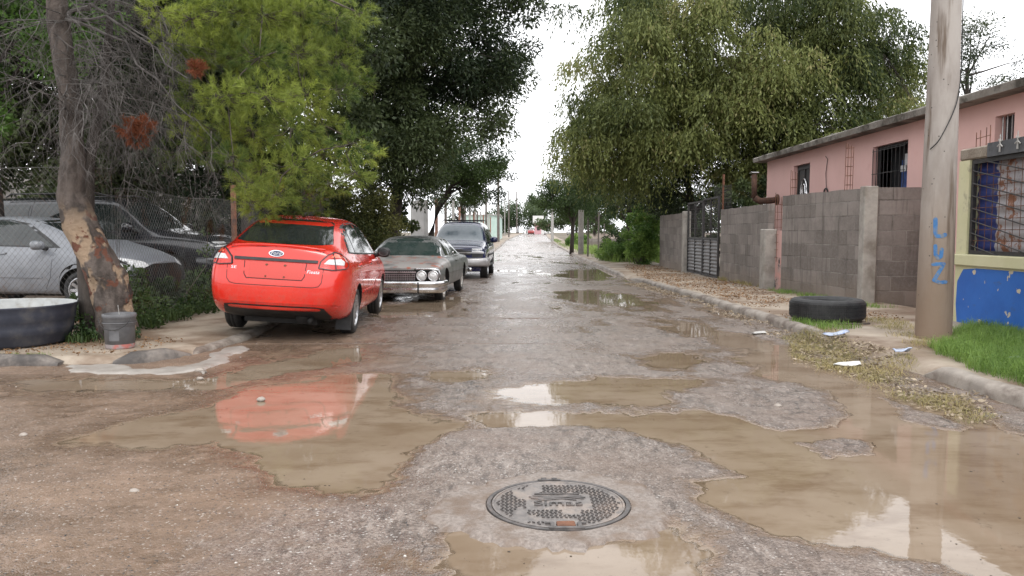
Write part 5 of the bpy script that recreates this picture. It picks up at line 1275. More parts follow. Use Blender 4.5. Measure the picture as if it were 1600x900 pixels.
# ------------------------------------------------------------------ tub, bucket, tyre, litter
tb = empty('stock_tub', (-5.78, 8.78, .085)); tag(tb, 'large dark round tub with a pale inside holding water, by the left edge', 'tub')
tubm = M2('tub_plastic', (.022, .026, .040), (.045, .05, .07), 3, .5, bmp=.15, dirt=(.10, .095, .09), dscale=3, dlo=.5, dhi=.75, r2=.7)
tubi = M2('tub_inside', (.30, .31, .31), (.42, .43, .42), 4, .6, bmp=.1, dirt=(.2, .18, .14), dscale=3)
MB().lathe([(0, 0), (.60, 0), (.64, .03), (.66, .12), (.675, .13), (.68, .20), (.69, .27), (.70, .28), (.705, .36), (.725, .43), (.735, .445), (.72, .45)], n=64).build('shell', tubm, tb, True)
MB().lathe([(.72, .45), (.70, .43), (.66, .12), (0, .11)], n=64).build('inner_wall', tubi, tb, True)
MB().lathe([(.685, .33), (0, .33)], n=64).build('water', water_m, tb)
MB().box((.28, -.1, .342), (.22, .12, .02), rz=.4).build('floating_scrap', cream, tb, bevel=.006)
bkt = empty('paint_bucket', (-4.30, 8.42, .082)); tag(bkt, 'small battered pinkish-grey bucket standing on the pavement by the trunk', 'bucket')
bkm = M2('bucket_plastic', (.30, .27, .27), (.38, .33, .33), 7, .6, bmp=.1, dirt=(.48, .17, .15), dscale=6, dlo=.5, dhi=.62)
bkd = M2('bucket_grey', (.09, .09, .095), (.14, .14, .145), 7, .6, bmp=.1)
MB().lathe([(0, 0), (.142, 0), (.148, .01), (.155, .24)], n=36).build('body', bkm, bkt, True)
MB().lathe([(.156, .241), (.163, .25), (.166, .33), (.172, .335), (.172, .375), (.16, .378), (.157, .30), (.15, .05), (0, .03)], n=36).build('rim', bkd, bkt, True)
MB().lathe([(.170, .275), (.175, .28), (.170, .285)], n=36).build('band', bkd, bkt, True)
q = MB(); q.tube([(.15 * math.cos(t), -.172 + .0 - .02 * abs(math.sin(t * 2)), .34 - .10 * math.sin(t)) if False else (.17 * math.cos(t), -.10 - .075 * math.sin(t), .34 - .13 * math.sin(t)) for t in np.linspace(0, math.pi, 15)], .004, 5); q.build('handle', dark_iron, bkt)
lb_ = MB(); lb_.add([(.154 * math.sin(t), -.154 * math.cos(t), z) for z in (.09, .20) for t in np.linspace(-.28, .42, 8)], [(i, i + 1, i + 9, i + 8) for i in range(7)]); lb_.build('label_patch', bkd, bkt)
MB().tube([(.02, .02, .05), (.0, -.02, .47)], .004, 5).build('stick', palepole, bkt)
MB().lathe([(.155, .30), (0, .30)], n=30).build('water', water_m, bkt)
ty = empty('lying_tyre', (4.43, 10.82, .118)); tag(ty, 'large worn black tyre lying flat on the pavement', 'tyre')
rz_ = 0; prof = [(.30, .05), (.33, .01), (.40, -.005), (.455, .01), (.485, .035), (.495, .06), (.497, .15), (.495, .24), (.485, .27), (.455, .292), (.40, .302), (.34, .292), (.305, .262), (.30, .25), (.31, .235), (.40, .24), (.45, .20), (.455, .10), (.40, .06), (.31, .065)]
td = MB().lathe(prof, n=72, closed=True)
for k in range(96):
    a = 2 * math.pi * k / 96
    for z, dz_ in ((.075, .03), (.125, .03), (.175, .03), (.225, .03)):
        td.box((.498 * math.cos(a + (z * 1.2)), .498 * math.sin(a + z * 1.2), z), (.012, .022, .036), rz=a + z * 1.2)
td.build('casing', black_rubber, ty)
MB().lathe([(.448, .09), (.31, .065)], n=48).build('inner_ring', under_dark, ty)  # near-black matte ring low inside the casing
tag(MB().tube([(4.25, 10.17, .135), (4.45, 10.13, .137), (4.75, 10.2, .135)], .012, 5).build('stick', bark), 'thin stick lying against the foot of the big tyre', 'stick')
foam = M2('white_foam', (.66, .66, .65), (.74, .74, .73), 10, .6, bmp=.2)
def scrap(u, v_, sx, sy, sz, mat, label, seed, dz=.02, cat='litter', name='litter_scrap'):
    rs = random.Random(seed); x, y = W(u, v_, dz); bm = bmesh.new(); bmesh.ops.create_grid(bm, x_segments=8, y_segments=6, size=.5)
    for q in bm.verts:
        r = 1 - .25 * float(vnoise(q.co.x * 3 + seed, q.co.y * 3, .7, seed)) * (abs(q.co.x) + abs(q.co.y))
        q.co = Vector((q.co.x * sx * r, q.co.y * sy * r, sz * (float(vnoise(q.co.x + seed, q.co.y, .4, seed))) + .0 + .5 * sz * q.co.x))
    rg_ = bmesh.ops.extrude_face_region(bm, geom=list(bm.faces))
    for e in rg_['geom']:
        if isinstance(e, bmesh.types.BMVert): e.co.z += .006
    bmesh.ops.recalc_face_normals(bm, faces=bm.faces)
    me = bpy.data.meshes.new(name); bm.to_mesh(me); bm.free(); o = new_obj(name, me, mat, None, True); o.location = (x, y, gf(y) + dz); o.rotation_euler = (0, 0, rs.uniform(-.5, .5)); return tag(o, label, cat, 'litter along the right gutter')
scrap(1323, 571, .27, .16, .03, foam, 'white foam plate scrap at the edge of the puddle below the dry grass', 3)
scrap(1186, 521, .20, .10, .02, M2('paper', (.42, .41, .39), (.52, .51, .48), 8, .8), 'flat pale paper scrap in the gutter left of the tyre', 5)
bagm = M2('plastic_bag', (.30, .36, .50), (.50, .53, .58), 12, .3, bmp=.5, dirt=(.12, .2, .45), dscale=9)
scrap(1305, 523, .30, .16, .05, bagm, 'crumpled blue and white wrapper in front of the tyre', 6, .12)
scrap(1408, 552, .18, .12, .06, bagm, 'clear crumpled wrapper beside the concrete pole', 9, .12)
scrap(1582, 561, .13, .08, .03, bagm, 'small pale wrapper in the green grass', 12, .16)
scrap(318, 586, .05, .05, .04, cement, 'small pale lump of cement in the water by the left kerb', 13, .02, 'stone', 'stone')
stone_m = M2('pale_stone', (.24, .20, .17), (.36, .32, .28), 9, .7, bmp=.4)
def rock(u, v_, s, label, seed, mat=stone_m):
    x, y = W(u, v_, .01); bm = bmesh.new(); bmesh.ops.create_icosphere(bm, subdivisions=3, radius=1)
    for q in bm.verts:
        n_ = q.co.normalized(); k = .75 + .5 * float(fbm(n_.x * 2 + seed, n_.y * 2 + n_.z, .9, 3, seed)); q.co = Vector((n_.x * k * s, n_.y * k * s * .8, n_.z * k * s * .55))
    me = bpy.data.meshes.new('stone'); bm.to_mesh(me); bm.free(); o = new_obj('stone', me, mat, None, True); o.location = (x, y, gf(y) + s * .3 + .005); tag(o, label, 'stone', 'loose stones on the road')
rock(37, 680, .026, 'small pale stone alone on the wet mud at the left', 1)
rock(408, 625, .035, 'pale stone at the top edge of the puddle with the red reflection', 2)
rock(312, 580, .05, 'pale stone at the foot of the broken left kerb', 3)
rock(313, 592, .03, 'small stone standing in the shallow water by the left kerb', 5)
rock(210, 768, .026, 'flat pale stone on the left foreground mud', 7)
rock(1215, 635, .03, 'small stone on the grey asphalt patch', 9)
# ------------------------------------------------------------------ vegetation
def unit(v): return v / (np.linalg.norm(v, axis=-1, keepdims=True) + 1e-9)
def leaf_quads(P, D, L, Wd, rg):
    """one folded diamond per leaf"""
    n = len(P); D = unit(D); r = unit(rg.randn(n, 3)); S = unit(np.cross(D, r)); Nn = np.cross(D, S)
    L = L[:, None]; Wd = Wd[:, None]
    V = np.stack([P, P + D * L * .45 + S * Wd / 2 + Nn * L * .05, P + D * L - Nn * L * .08, P + D * L * .45 - S * Wd / 2 + Nn * L * .05], 1)
    return V.reshape(-1, 3), (np.arange(n)[:, None] * 4 + np.arange(4)).astype(np.int32)
def crown_leaves(name, clumps, dens, L, Wd, mat, parent, seed, droop=.4, flat=.75, strands=False, tone=None):
    rg = np.random.RandomState(seed); C = np.asarray(clumps, float); r = C[:, 3]
    cnt = np.maximum(3, (dens * (r / r.mean()) ** 2).astype(int)); idx = np.repeat(np.arange(len(C)), cnt); n = len(idx)
    base_t = np.clip(rg.rand(len(C)) * .4 + 1.1 * (vnoise(C[:, 0] + C[:, 1] * .7, C[:, 2] * 1.2, max(.5, C[:, 3].mean() * 2.6), seed) - .35), 0, .95) if tone is None else tone
    if strands:
        ns = max(1, n // 9); si = rg.choice(idx, ns); d = unit(rg.randn(ns, 3)); d[:, 2] = np.abs(d[:, 2]) * .8 - .2
        S0 = C[si, :3] + d * (C[si, 3] * (.35 + .6 * rg.rand(ns)))[:, None] * [1, 1, flat]
        out = unit(d * [1, 1, 0] + rg.randn(ns, 3) * .25); k = np.arange(9) / 8.0
        ln = (.25 + .45 * rg.rand(ns)) * (L / .1)
        P = S0[:, None] + out[:, None] * (ln[:, None, None] * k[None, :, None] * .45) + np.array([0, 0, -1]) * (ln[:, None, None] * (k ** 1.5)[None, :, None])
        P = P.reshape(-1, 3); P += rg.randn(*P.shape) * L * .18
        D = np.repeat(out, 9, 0) * .5 + [0, 0, -1.0] + rg.randn(len(P), 3) * .45; t = np.repeat(base_t[si], 9) + rg.randn(len(P)) * .13 + np.repeat(rg.randn(ns) * .1, 9)
    else:
        d = unit(rg.randn(n, 3)); q = rg.rand(n) ** (1 / 2.3)
        P = C[idx, :3] + d * (q * r[idx])[:, None] * [1, 1, flat]
        D = d + rg.randn(n, 3) * .8 + [0, 0, -droop]; t = base_t[idx] + rg.randn(n) * .15
    m = len(P); V, Fc = leaf_quads(P, D, L * (.7 + .6 * rg.rand(m)), Wd * (.7 + .6 * rg.rand(m)), rg)
    return mesh_np(name, V, Fc, mat, parent, tint=np.clip(t, 0, 1))
def ell_clumps(c, R_, n, rmin, rmax, seed, hollow=2.6, drop=.0, ns=2.0):
    rg = np.random.RandomState(seed); out = []
    while len(out) < n:
        d = rg.randn(3); d /= np.linalg.norm(d); q = rg.rand() ** (1 / hollow)
        p = np.array(c) + d * q * np.array(R_) * (.86 + .28 * vnoise(d[0] * 2 + seed, d[1] * 2 + d[2] * 3, .8, seed))
        if vnoise(p[0] + p[1] * .5, p[2], ns, seed + 3) < drop: continue
        out.append((*p, rmin + (rmax - rmin) * rg.rand()))
    return np.array(out)
def limbs(m, root_pts, clumps, seed, r0, n_main=9, tip=.012, wob=.25, thick=.35):
    """trunk follows root_pts; main limbs leave its top part and reach clumps; the rest hang on the nearest limb"""
    rs = random.Random(seed); T = [Vector(p) for p in root_pts]; nT = len(T)
    rad = [r0 * (1 - .55 * i / (nT - 1)) for i in range(nT)]
    m.tube(T, rad, 10)
    C = [Vector(c[:3]) for c in clumps]; rs.shuffle(C); nodes = []
    for c in C[:n_main]:
        s = rs.uniform(.45, 1.0) * (nT - 1); i = min(int(s), nT - 2); a = T[i].lerp(T[i + 1], s - i); ra = rad[i] * .55
        mid1 = a.lerp(c, .33) + Vector((rs.uniform(-1, 1), rs.uniform(-1, 1), rs.uniform(0, 1.2))) * wob * (c - a).length * .4
        mid2 = a.lerp(c, .7) + Vector((rs.uniform(-1, 1), rs.uniform(-1, 1), rs.uniform(-.3, .8))) * wob * (c - a).length * .3
        m.tube([a, mid1, mid2, c], [ra, ra * .7, ra * .4, tip], 6, cap=False); nodes += [(a.lerp(mid1, .5), ra * .5), (mid1, ra * .45), (mid1.lerp(mid2, .5), ra * .35), (mid2, ra * .3), (mid2.lerp(c, .5), ra * .2)]
    for c in C[n_main:]:
        nd, rr = min(nodes, key=lambda q: (q[0] - c).length)
        mid = nd.lerp(c, .5) + Vector((rs.uniform(-1, 1), rs.uniform(-1, 1), rs.uniform(-.2, 1))) * .15 * (c - nd).length
        m.tube([nd, mid, c], [min(rr, thick) * .6, rr * .35, tip * .7], 4, cap=False)
def tree(label, base, trunk, clumps, dens, L, Wd, mat, seed, r0, bk=dark_bark, name='tree', group=None, strands=False, droop=.4, n_main=9, cat='tree', flat=.75):
    z = gf(base[1]) - .05; root = empty(name, (base[0], base[1], z)); tag(root, label, cat, group)
    o = np.array([base[0], base[1], z]); cl = np.array(clumps); cl[:, :3] -= o
    m = MB(); limbs(m, [tuple(np.array(p) - o) for p in [(base[0], base[1], z)] + trunk], cl, seed, r0, n_main); m.build('trunk', bk, root, True, fix=False)
    crown_leaves('crown', cl, dens, L, Wd, mat, root, seed, droop, strands=strands, flat=flat)
    return root
lf_dark = leaf_mat('dark_leaves', (.016, .030, .013), (.10, .13, .048), .32)
lf_mid = leaf_mat('mid_leaves', (.020, .045, .012), (.085, .13, .035), .3)
lf_willow = leaf_mat('willow_leaves', (.034, .056, .016), (.27, .30, .095), .42, third=(.30, .28, .12))
lf_fresh = leaf_mat('fresh_leaves', (.06, .13, .025), (.26, .38, .09), .4)
lf_far = leaf_mat('far_leaves', (.045, .075, .03), (.12, .16, .07), .3)
# big dark broadleaf tree overhanging the parked cars
cl = np.concatenate([ell_clumps((-2.8, 23.5, 7.9), (3.3, 3.4, 5.6), 230, .45, .95, 21, drop=.22), ell_clumps((-3.6, 22.5, 4.0), (1.7, 2, 1.7), 40, .4, .7, 22), ell_clumps((-.6, 23, 6.6), (1.3, 1.5, 2.6), 34, .3, .6, 24), ell_clumps((.35, 23, 8.2), (.9, 1, 1.3), 16, .25, .5, 25)])
tree('tall dark broadleaf tree rising behind the grey and blue cars', (-3.7, 23.6), [(-3.6, 23.6, 1.5), (-3.4, 23.5, 3), (-3.0, 23.5, 5), (-2.8, 23.4, 7.5), (-2.7, 23.4, 10)], cl, 420, .14, .05, lf_dark, 31, .22, group='trees on the left side')
cl = ell_clumps((-5.7, 17.5, 6.6), (3.0, 2.6, 4.6), 190, .5, .9, 26, drop=.1)
cl = np.concatenate([cl, ell_clumps((-5.9, 18, 3.1), (1.9, 1.4, 1.1), 34, .35, .6, 27)])
tree('dark broadleaf tree directly behind the red car and the fence', (-5.65, 16.6), [(-5.65, 16.6, 1.2), (-5.7, 16.7, 2.6), (-5.8, 17, 4.4), (-5.9, 17.2, 7)], cl, 430, .13, .065, lf_dark, 32, .17, group='trees on the left side')
cl = np.concatenate([ell_clumps((-10.2, 19.5, 6.8), (4.8, 2.6, 4.4), 290, .5, .95, 28, drop=.1), ell_clumps((-8.2, 18.6, 3.6), (2.6, .8, 1.1), 50, .3, .55, 281, drop=.15)])
tree('wide shadowy tree over the black four-wheel drive in the lot', (-10.6, 19.0), [(-10.6, 19, 2), (-10.5, 19.2, 4), (-10.4, 19.4, 7)], cl, 420, .15, .075, lf_dark, 33, .22, group='trees on the left side')
cl = ell_clumps((-8.7, 13.2, 4.9), (2.1, 1.4, 3.0), 110, .3, .6, 29, drop=.30, ns=1.2)
tree('brighter green tree at the left edge with sky showing through', (-9.6, 14.6), [(-9.6, 14.5, 2), (-9.4, 14.0, 3.4), (-9.1, 13.6, 5.4)], cl, 300, .10, .05, leaf_mat('bright_green_leaves', (.03, .07, .015), (.14, .26, .05), .4), 34, .12, group='trees on the left side')  # this tree has brighter green leaves of its own
cl = np.concatenate([ell_clumps((-1.9, 32, 3.9), (2.0, 1.8, 1.7), 84, .3, .55, 30, drop=.22, ns=1.2), ell_clumps((-.6, 31.5, 3.8), (.8, 1, .6), 12, .2, .4, 35)])
tree('lighter olive tree leaning over the blue four-wheel drive', (-3.35, 31.6), [(-3.3, 31.6, 1.2), (-3.05, 31.7, 2.2), (-2.5, 31.9, 3.2), (-2.0, 32, 4.2)], cl, 260, .10, .045, lf_mid, 36, .15, group='trees on the left side')
cl = ell_clumps((-3.9, 20.9, 1.7), (1.1, .8, 1.1), 44, .25, .45, 37, drop=.1)
tree('yellowish shrub behind the windscreen of the old grey saloon', (-4.3, 20.6), [(-4.3, 20.6, .7), (-4.2, 20.6, 1.2)], cl, 300, .07, .035, leaf_mat('olive_leaves', (.03, .045, .012), (.14, .14, .04), .3), 38, .04, name='shrub', cat='shrub')
# the great drooping tree over the gate
cl = np.concatenate([ell_clumps((9.0, 31.5, 7.7), (7.4, 4.2, 5.4), 470, .6, 1.15, 41, drop=.24, ns=2.4), ell_clumps((13.0, 29.5, 5.0), (3.6, 1.8, 2.2), 50, .5, .9, 411), ell_clumps((3.4, 31, 5.2), (1.9, 2, 2.6), 40, .5, .8, 42), ell_clumps((14.5, 31, 7), (2, 2, 3), 24, .5, .8, 43)])
tree('huge drooping olive-green tree standing behind the metal gate', (9.9, 31.5), [(9.8, 31.5, 1.8), (9.9, 31.4, 3.4), (10.4, 31.3, 5.0), (11.2, 31.3, 6.6), (12.0, 31.4, 8.6)], cl, 350, .18, .055, lf_willow, 44, .36, strands=True, n_main=16, group='trees on the right side')
cl = ell_clumps((7.6, 34.5, 4.2), (3.4, 2.2, 2.4), 90, .5, .9, 45, drop=.1)
tree('darker spreading tree filling in beneath the huge drooping one', (8.0, 34.2), [(8.0, 34.2, 1.4), (7.9, 34.3, 2.6), (7.7, 34.4, 4)], cl, 300, .12, .05, lf_dark, 46, .24, group='trees on the right side')
cl = ell_clumps((5.5, 41, 4.4), (3.2, 2.2, 2.2), 110, .4, .7, 47, drop=.15)
tree('mid-green tree with a crooked dark trunk at the edge of the vacant lot', (6.6, 41), [(6.5, 41, .9), (6.1, 41, 1.6), (6.4, 41, 2.4), (6.0, 41, 3.6)], cl, 240, .12, .05, lf_mid, 48, .12, group='trees on the right side')
q = W(893, 395, .1); cl = ell_clumps((q[0] + .1, q[1], 3.7), (2.5, 2.2, 1.55), 80, .35, .6, 49, drop=.12)
tree('small round street tree with a straight dark trunk by the right kerb', q, [(q[0] + .05, q[1], 1.2), (q[0] + .12, q[1], 2.2), (q[0] + .1, q[1], 3.2)], cl, 200, .13, .06, lf_mid, 50, .15, group='trees on the right side')
cl = ell_clumps((18.6, 32, 8.2), (1.9, 1.6, 2.0), 36, .35, .7, 51, drop=.25)
tree('sparse treetop showing above the pink house roof', (18.6, 32), [(18.6, 32, 3), (18.6, 32, 6), (18.5, 32, 8)], cl, 150, .12, .045, lf_dark, 52, .14, group='trees on the right side')
for (x, y, zc, R_, n, lb, mt) in ((2.0, 250, 6.0, (9, 5, 4.5), 60, 'far grey-green tree straight ahead at the end of the street', lf_far), (8.5, 262, 8.5, (6, 5, 5), 50, 'far taller tree rising behind the small pink house', lf_far), (-3.5, 262, 4.5, (6, 4, 3.5), 36, 'low far tree left of the street end', lf_far),
                              (16.0, 210, 7.0, (6.0, 5, 4.5), 60, 'far tree right of the small pink house', lf_mid), (11.2, 135, 4.6, (3.6, 3, 3.1), 60, 'tree just right of the far pale pole', lf_mid), (8.0, 75, 3.6, (2.8, 3, 2.2), 60, 'bushy tree beyond the small street tree on the right', lf_mid), (-4.0, 60, 4.0, (2.2, 3, 2.6), 44, 'small tree among the rusty posts on the left', lf_mid), (19, 95, 4.5, (7, 4, 3.6), 70, 'wide tree closing the back of the vacant lot', lf_far)):
    cl = ell_clumps((x, y, zc + gf(y)), R_, n, R_[0] * .16, R_[0] * .28, int(x * 3 + y), drop=.12, ns=R_[0] * .6)
    sc = max(1, y / 60); tree(lb, (x, y), [(x, y, 1.5 + gf(y)), (x + .2, y, zc * .6 + gf(y)), (x, y, zc + gf(y))], cl, 90, .15 * sc, .08 * sc, mt, int(y), .2, group='far trees', n_main=5)
# ------------------------------------------------------------------ the pine
PB = (-4.78, 9.30)
pine = empty('pine_tree', (PB[0], PB[1], .06)); tag(pine, 'leaning pine with a hacked trunk and bright green needle pads over the red car', 'tree', 'trees on the left side')
po = Vector((PB[0], PB[1], .06))
hb, nt, b = nmat('hacked_bark'); v = coord(nt); sp = nt.nodes.new('ShaderNodeSeparateXYZ'); nt.links.new(v, sp.inputs[0])
c = mixc(nt, ramp(nt, noise(nt, coord(nt, (1, 1, .4)), 9, 6), .35, .65), (.05, .039, .033), (.125, .10, .086))
lowz = ramp(nt, sp.outputs[2], 1.75, 1.25)
pt = math_n(nt, 'MULTIPLY', ramp(nt, noise(nt, coord(nt, (1, 1, .8)), 3.6, 3, .5), .50, .56), lowz)
c = mixc(nt, pt, c, mixc(nt, noise(nt, v, 14, 5), (.24, .16, .10), (.40, .30, .21)))
c = mixc(nt, math_n(nt, 'MULTIPLY', ramp(nt, noise(nt, v, 5, 4), .56, .62), lowz), c, (.13, .05, .03))
nt.links.new(c, b.inputs['Base Color']); b.inputs['Roughness'].default_value = .9
bump(nt, math_n(nt, 'ADD', noise(nt, v, 12, 6, .7), math_n(nt, 'MULTIPLY', pt, -.6)), 1.0, .04, b)
TP = [(-4.74, 9.28, -.05), (-4.78, 9.3, .40), (-4.86, 9.3, .78), (-5.02, 9.3, 1.10), (-5.20, 9.32, 1.45), (-5.30, 9.35, 1.8), (-5.27, 9.38, 2.3), (-5.30, 9.4, 3.0), (-5.40, 9.4, 3.8), (-5.42, 9.4, 4.7), (-5.3, 9.5, 6), (-5.2, 9.6, 8), (-5.1, 9.7, 9.5)]
TR = [.21, .185, .19, .175, .18, .14, .11, .105, .10, .095, .08, .05, .03]
fine = []; fr = []
for i in range(len(TP) - 1):
    n = 10 if i < 7 else 5
    for k in range(n): t = k / n; fine.append(Vector(TP[i]).lerp(Vector(TP[i + 1]), t)); fr.append(TR[i] * (1 - t) + TR[i + 1] * t)
fine.append(Vector(TP[-1])); fr.append(TR[-1])
# smooth path, then a knobbly surface
sm = [fine[0]] + [(fine[i - 1] + fine[i] * 2 + fine[i + 1]) / 4 for i in range(1, len(fine) - 1)] + [fine[-1]]
m = MB().tube([p - po for p in sm], fr, 20)
m.v = [(lambda q, c_: tuple(c_ + (q - c_) * (.86 + .40 * float(vnoise(math.atan2(q.y - c_.y, q.x - c_.x) * 1.3 + 10, q.z * 2.2, .5, 5)) + .10 * float(vnoise(math.atan2(q.y - c_.y, q.x - c_.x) * 3 + 10, q.z * 7, .5, 6)))))(Vector(p), sm[i // 20] - po) for i, p in enumerate(m.v)]
m.build('trunk', hb, pine, True, fix=False)
st2 = MB().tube([Vector(p) - po for p in [(-5.05, 9.42, -.05), (-5.08, 9.42, .5), (-5.12, 9.42, 1.0), (-5.2, 9.42, 1.5), (-5.16, 9.5, 2.2), (-5.0, 9.6, 3.0), (-4.9, 9.7, 4.2), (-4.7, 9.8, 6)]], [.22, .20, .17, .12, .07, .05, .04, .02], 12)
st2.build('second_stem', dark_bark, pine, True, fix=False)
def pxp(u, v_, y):
    """where the survey line of sight through a photo pixel meets depth y"""
    cp, sp_ = math.cos(PITCH), math.sin(PITCH); a, b_ = (u - 800) / F, (450 - v_) / F
    t = y / (cp + b_ * sp_); return Vector((a * t, y, CH + (-sp_ + b_ * cp) * t))
rs = random.Random(77)
# pads: position of each needle mass, in metres
pads = []
for (u, v_, rp) in [(265, 60, 30), (300, 30, 45), (350, 20, 50), (410, 25, 50), (470, 20, 50), (525, 30, 45), (290, 95, 35), (345, 85, 50), (405, 90, 50), (465, 85, 50), (525, 95, 48), (550, 70, 25), (300, 150, 38), (355, 150, 48), (415, 150, 50), (475, 150, 46), (525, 140, 40), (290, 195, 32), (340, 205, 40), (395, 205, 46), (455, 200, 44), (505, 195, 30), (275, 240, 28), (320, 238, 36), (365, 250, 26),
                  (410, 262, 42), (460, 258, 42), (510, 240, 38), (550, 225, 36), (575, 240, 26), (430, 305, 34), (480, 300, 36), (520, 285, 34), (555, 270, 30), (395, 315, 26), (500, 325, 18), (450, 330, 18), (250, 20, 30), (560, 20, 26), (385, 285, 26), (330, 60, 36)]:
    y = rs.uniform(9.0, 10.6); c = pxp(u, v_, y); pads.append((c, rp / F * y, 0))
    if rp > 33 and rs.random() < .45: c = pxp(u + rs.uniform(-25, 25), v_ + rs.uniform(-15, 25), y + .9); pads.append((c, rp / F * y, 0))
for k in range(46):                     # the rest of the crown, above the frame
    a = rs.uniform(0, 6.28); z = rs.uniform(4.6, 8.8); rr = (9.6 - z) * .42 * rs.uniform(.4, 1); pads.append((Vector((-4.4 + rr * math.cos(a) * 1.25 + .5, 9.9 + rr * math.sin(a), z)), rs.uniform(.3, .45), 0))
for (u, v_, rp) in [(205, 200, 17), (222, 195, 13), (212, 212, 15), (308, 106, 6)]: pads.append((pxp(u, v_, 8.9), rp / F * 8.9, 1))
bm_ = MB(); hubs = []
def limb_to(c, s, m1, kind):
    if kind: return
    near = [h for h in hubs if (h - c).length < 1.0]
    if near:
        h = min(near, key=lambda q: (q - c).length); bm_.tube([h, h.lerp(c, .5) + Vector((rs.gauss(0, .05), rs.gauss(0, .05), .05)), c], [.011, .008, .004], 4, cap=False)
    else: bm_.tube([s, m1, m1.lerp(c, .6) + Vector((0, 0, .08)), c], [.035, .024, .016, .010], 5, cap=False)
    hubs.append(c)
start = [Vector(TP[i]) for i in (7, 8, 9, 10)]
tufts = []; tt = []
for (c, r, kind) in pads:
    s = min(start + [Vector((-5.3, 9.4, 3.4)), Vector((-5.4, 9.4, 4.2)), Vector((-5.25, 9.5, 5.4)), Vector((-5.2, 9.6, 7))], key=lambda q: abs(q.z - (c.z + .9)))
    m1 = s.lerp(c, .5) + Vector((rs.uniform(-.2, .2), rs.uniform(-.2, .2), .25)); 
    limb_to(c, s, m1, kind)
    nt_ = int(75 * (r / .35) ** 2) if kind == 0 else 46
    tone = rs.uniform(.1, 1.0)
    for k in range(nt_):
        d = Vector((rs.gauss(0, 1), rs.gauss(0, 1), rs.gauss(0, .8))).normalized(); q = rs.random() ** .38 * .92; p = c + Vector((d.x * r, d.y * r, d.z * r * .72)) * q
        dd = (d * .9 + Vector((.15, -.1, .25)) + Vector((rs.gauss(0, .3), rs.gauss(0, .3), rs.gauss(0, .3)))).normalized()
        tufts.append((p, dd, kind, tone + rs.gauss(0, .12)))
        if k % 3 == 0 and kind == 0: bm_.tube([c.lerp(p, .15), c.lerp(p, .55) + Vector((0, 0, -.03)), p], [.004, .003, .002], 3, cap=False)
bm_.v = [tuple(Vector(p) - po) for p in bm_.v]
bm_.build('branches', bark, pine, True, fix=False)
def needles(name, T, mat, nn, L, Wd, seed):
    rg = np.random.RandomState(seed); P = np.array([t[0][:] for t in T]); D = np.array([t[1][:] for t in T]); n = len(P)
    P = np.repeat(P, nn, 0); D = np.repeat(D, nn, 0); k = rg.rand(n * nn, 1); P2 = P + D * (k * .07)
    dd = unit(D * (.55 + .5 * rg.rand(n * nn, 1)) + rg.randn(n * nn, 3) * .42)
    S = unit(np.cross(dd, rg.randn(n * nn, 3))); l = L * (.7 + .5 * rg.rand(n * nn, 1))
    V = np.stack([P2 - S * Wd / 2, P2 + S * Wd / 2, P2 + dd * l + [0, 0, -.006]], 1).reshape(-1, 3) - np.array(po)
    Fc = (np.arange(n * nn)[:, None] * 3 + np.arange(3)).astype(np.int32)
    tn = np.repeat(np.array([t[3] for t in T]), nn) + rg.randn(n * nn) * .1
    return mesh_np(name, V, Fc, mat, pine, tint=np.clip(tn, 0, 1))
lf_pine = leaf_mat('pine_needles', (.055, .10, .024), (.40, .47, .10), .42, .5)
lf_rust = leaf_mat('dead_needles', (.16, .05, .02), (.30, .10, .05), .3, .7)
needles('needles', [t for t in tufts if t[2] == 0], lf_pine, 44, .095, .0055, 5)
needles('dead_needles', [t for t in tufts if t[2] == 1], lf_rust, 30, .06, .005, 6)
# dead hanging twigs
grey_twig = M2('dead_twig', (.055, .048, .044), (.135, .122, .115), 6, .85, bmp=.2)
def twigs(m, p, d, L, r, depth, rs):
    pts = [p]; n = 5; cur = p.copy(); dr = d.copy()
    for i in range(n):
        dr = (dr + Vector((rs.gauss(0, .22), rs.gauss(0, .22), -.16 + rs.gauss(0, .12)))).normalized(); cur = cur + dr * (L / n); pts.append(cur.copy())
    m.tube(pts, [r * (1 - .75 * i / n) for i in range(n + 1)], 4 if depth > 1 else 3, cap=False)
    if depth > 0:
        for k in range(rs.randint(3, 5)):
            i = rs.randint(1, n); q = pts[i]; sd = (dr * .6 + Vector((rs.gauss(0, .7), rs.gauss(0, .7), rs.gauss(-.25, .5)))).normalized()
            twigs(m, q, sd, L * rs.uniform(.4, .65), r * .55, depth - 1, rs)
tw = MB()
for k in range(70):
    z = rs.uniform(2.6, 4.6); a = rs.uniform(-1.7, .75); L = rs.uniform(.9, 1.6)
    p = Vector((-5.3 + .1 * math.cos(a), 9.4 + .1 * math.sin(a), z)); twigs(tw, p, Vector((math.cos(a), math.sin(a) * .8, rs.uniform(-.1, .5))).normalized(), L, .0075, 3, rs)
for (u, v_) in ((235, 90), (265, 150), (250, 60), (225, 130), (290, 215), (330, 230), (200, 150), (215, 235), (180, 60), (240, 185), (270, 110), (150, 120), (120, 160), (80, 150)):
    p = pxp(u, v_ - 25, rs.uniform(8.7, 9.8)); twigs(tw, p, Vector((rs.uniform(-.6, .5), rs.uniform(-.4, .2), -.7)).normalized(), rs.uniform(.5, .8), .006, 3, rs)
for (u, v_) in ((235, 90), (290, 150), (250, 60), (300, 215)):
    e_ = pxp(u, v_ - 20, 9.2); a0 = Vector((-5.35, 9.4, 3.9)); P_ = [a0.lerp(e_, t) + Vector((rs.gauss(0, .03), rs.gauss(0, .03), .25 * math.sin(t * 3.1) + rs.gauss(0, .03))) for t in np.linspace(0, 1, 9)]
    tw.tube(P_, [.022 - .015 * t for t in np.linspace(0, 1, 9)], 5, cap=False)
tw.v = [tuple(Vector(p) - po) for p in tw.v]
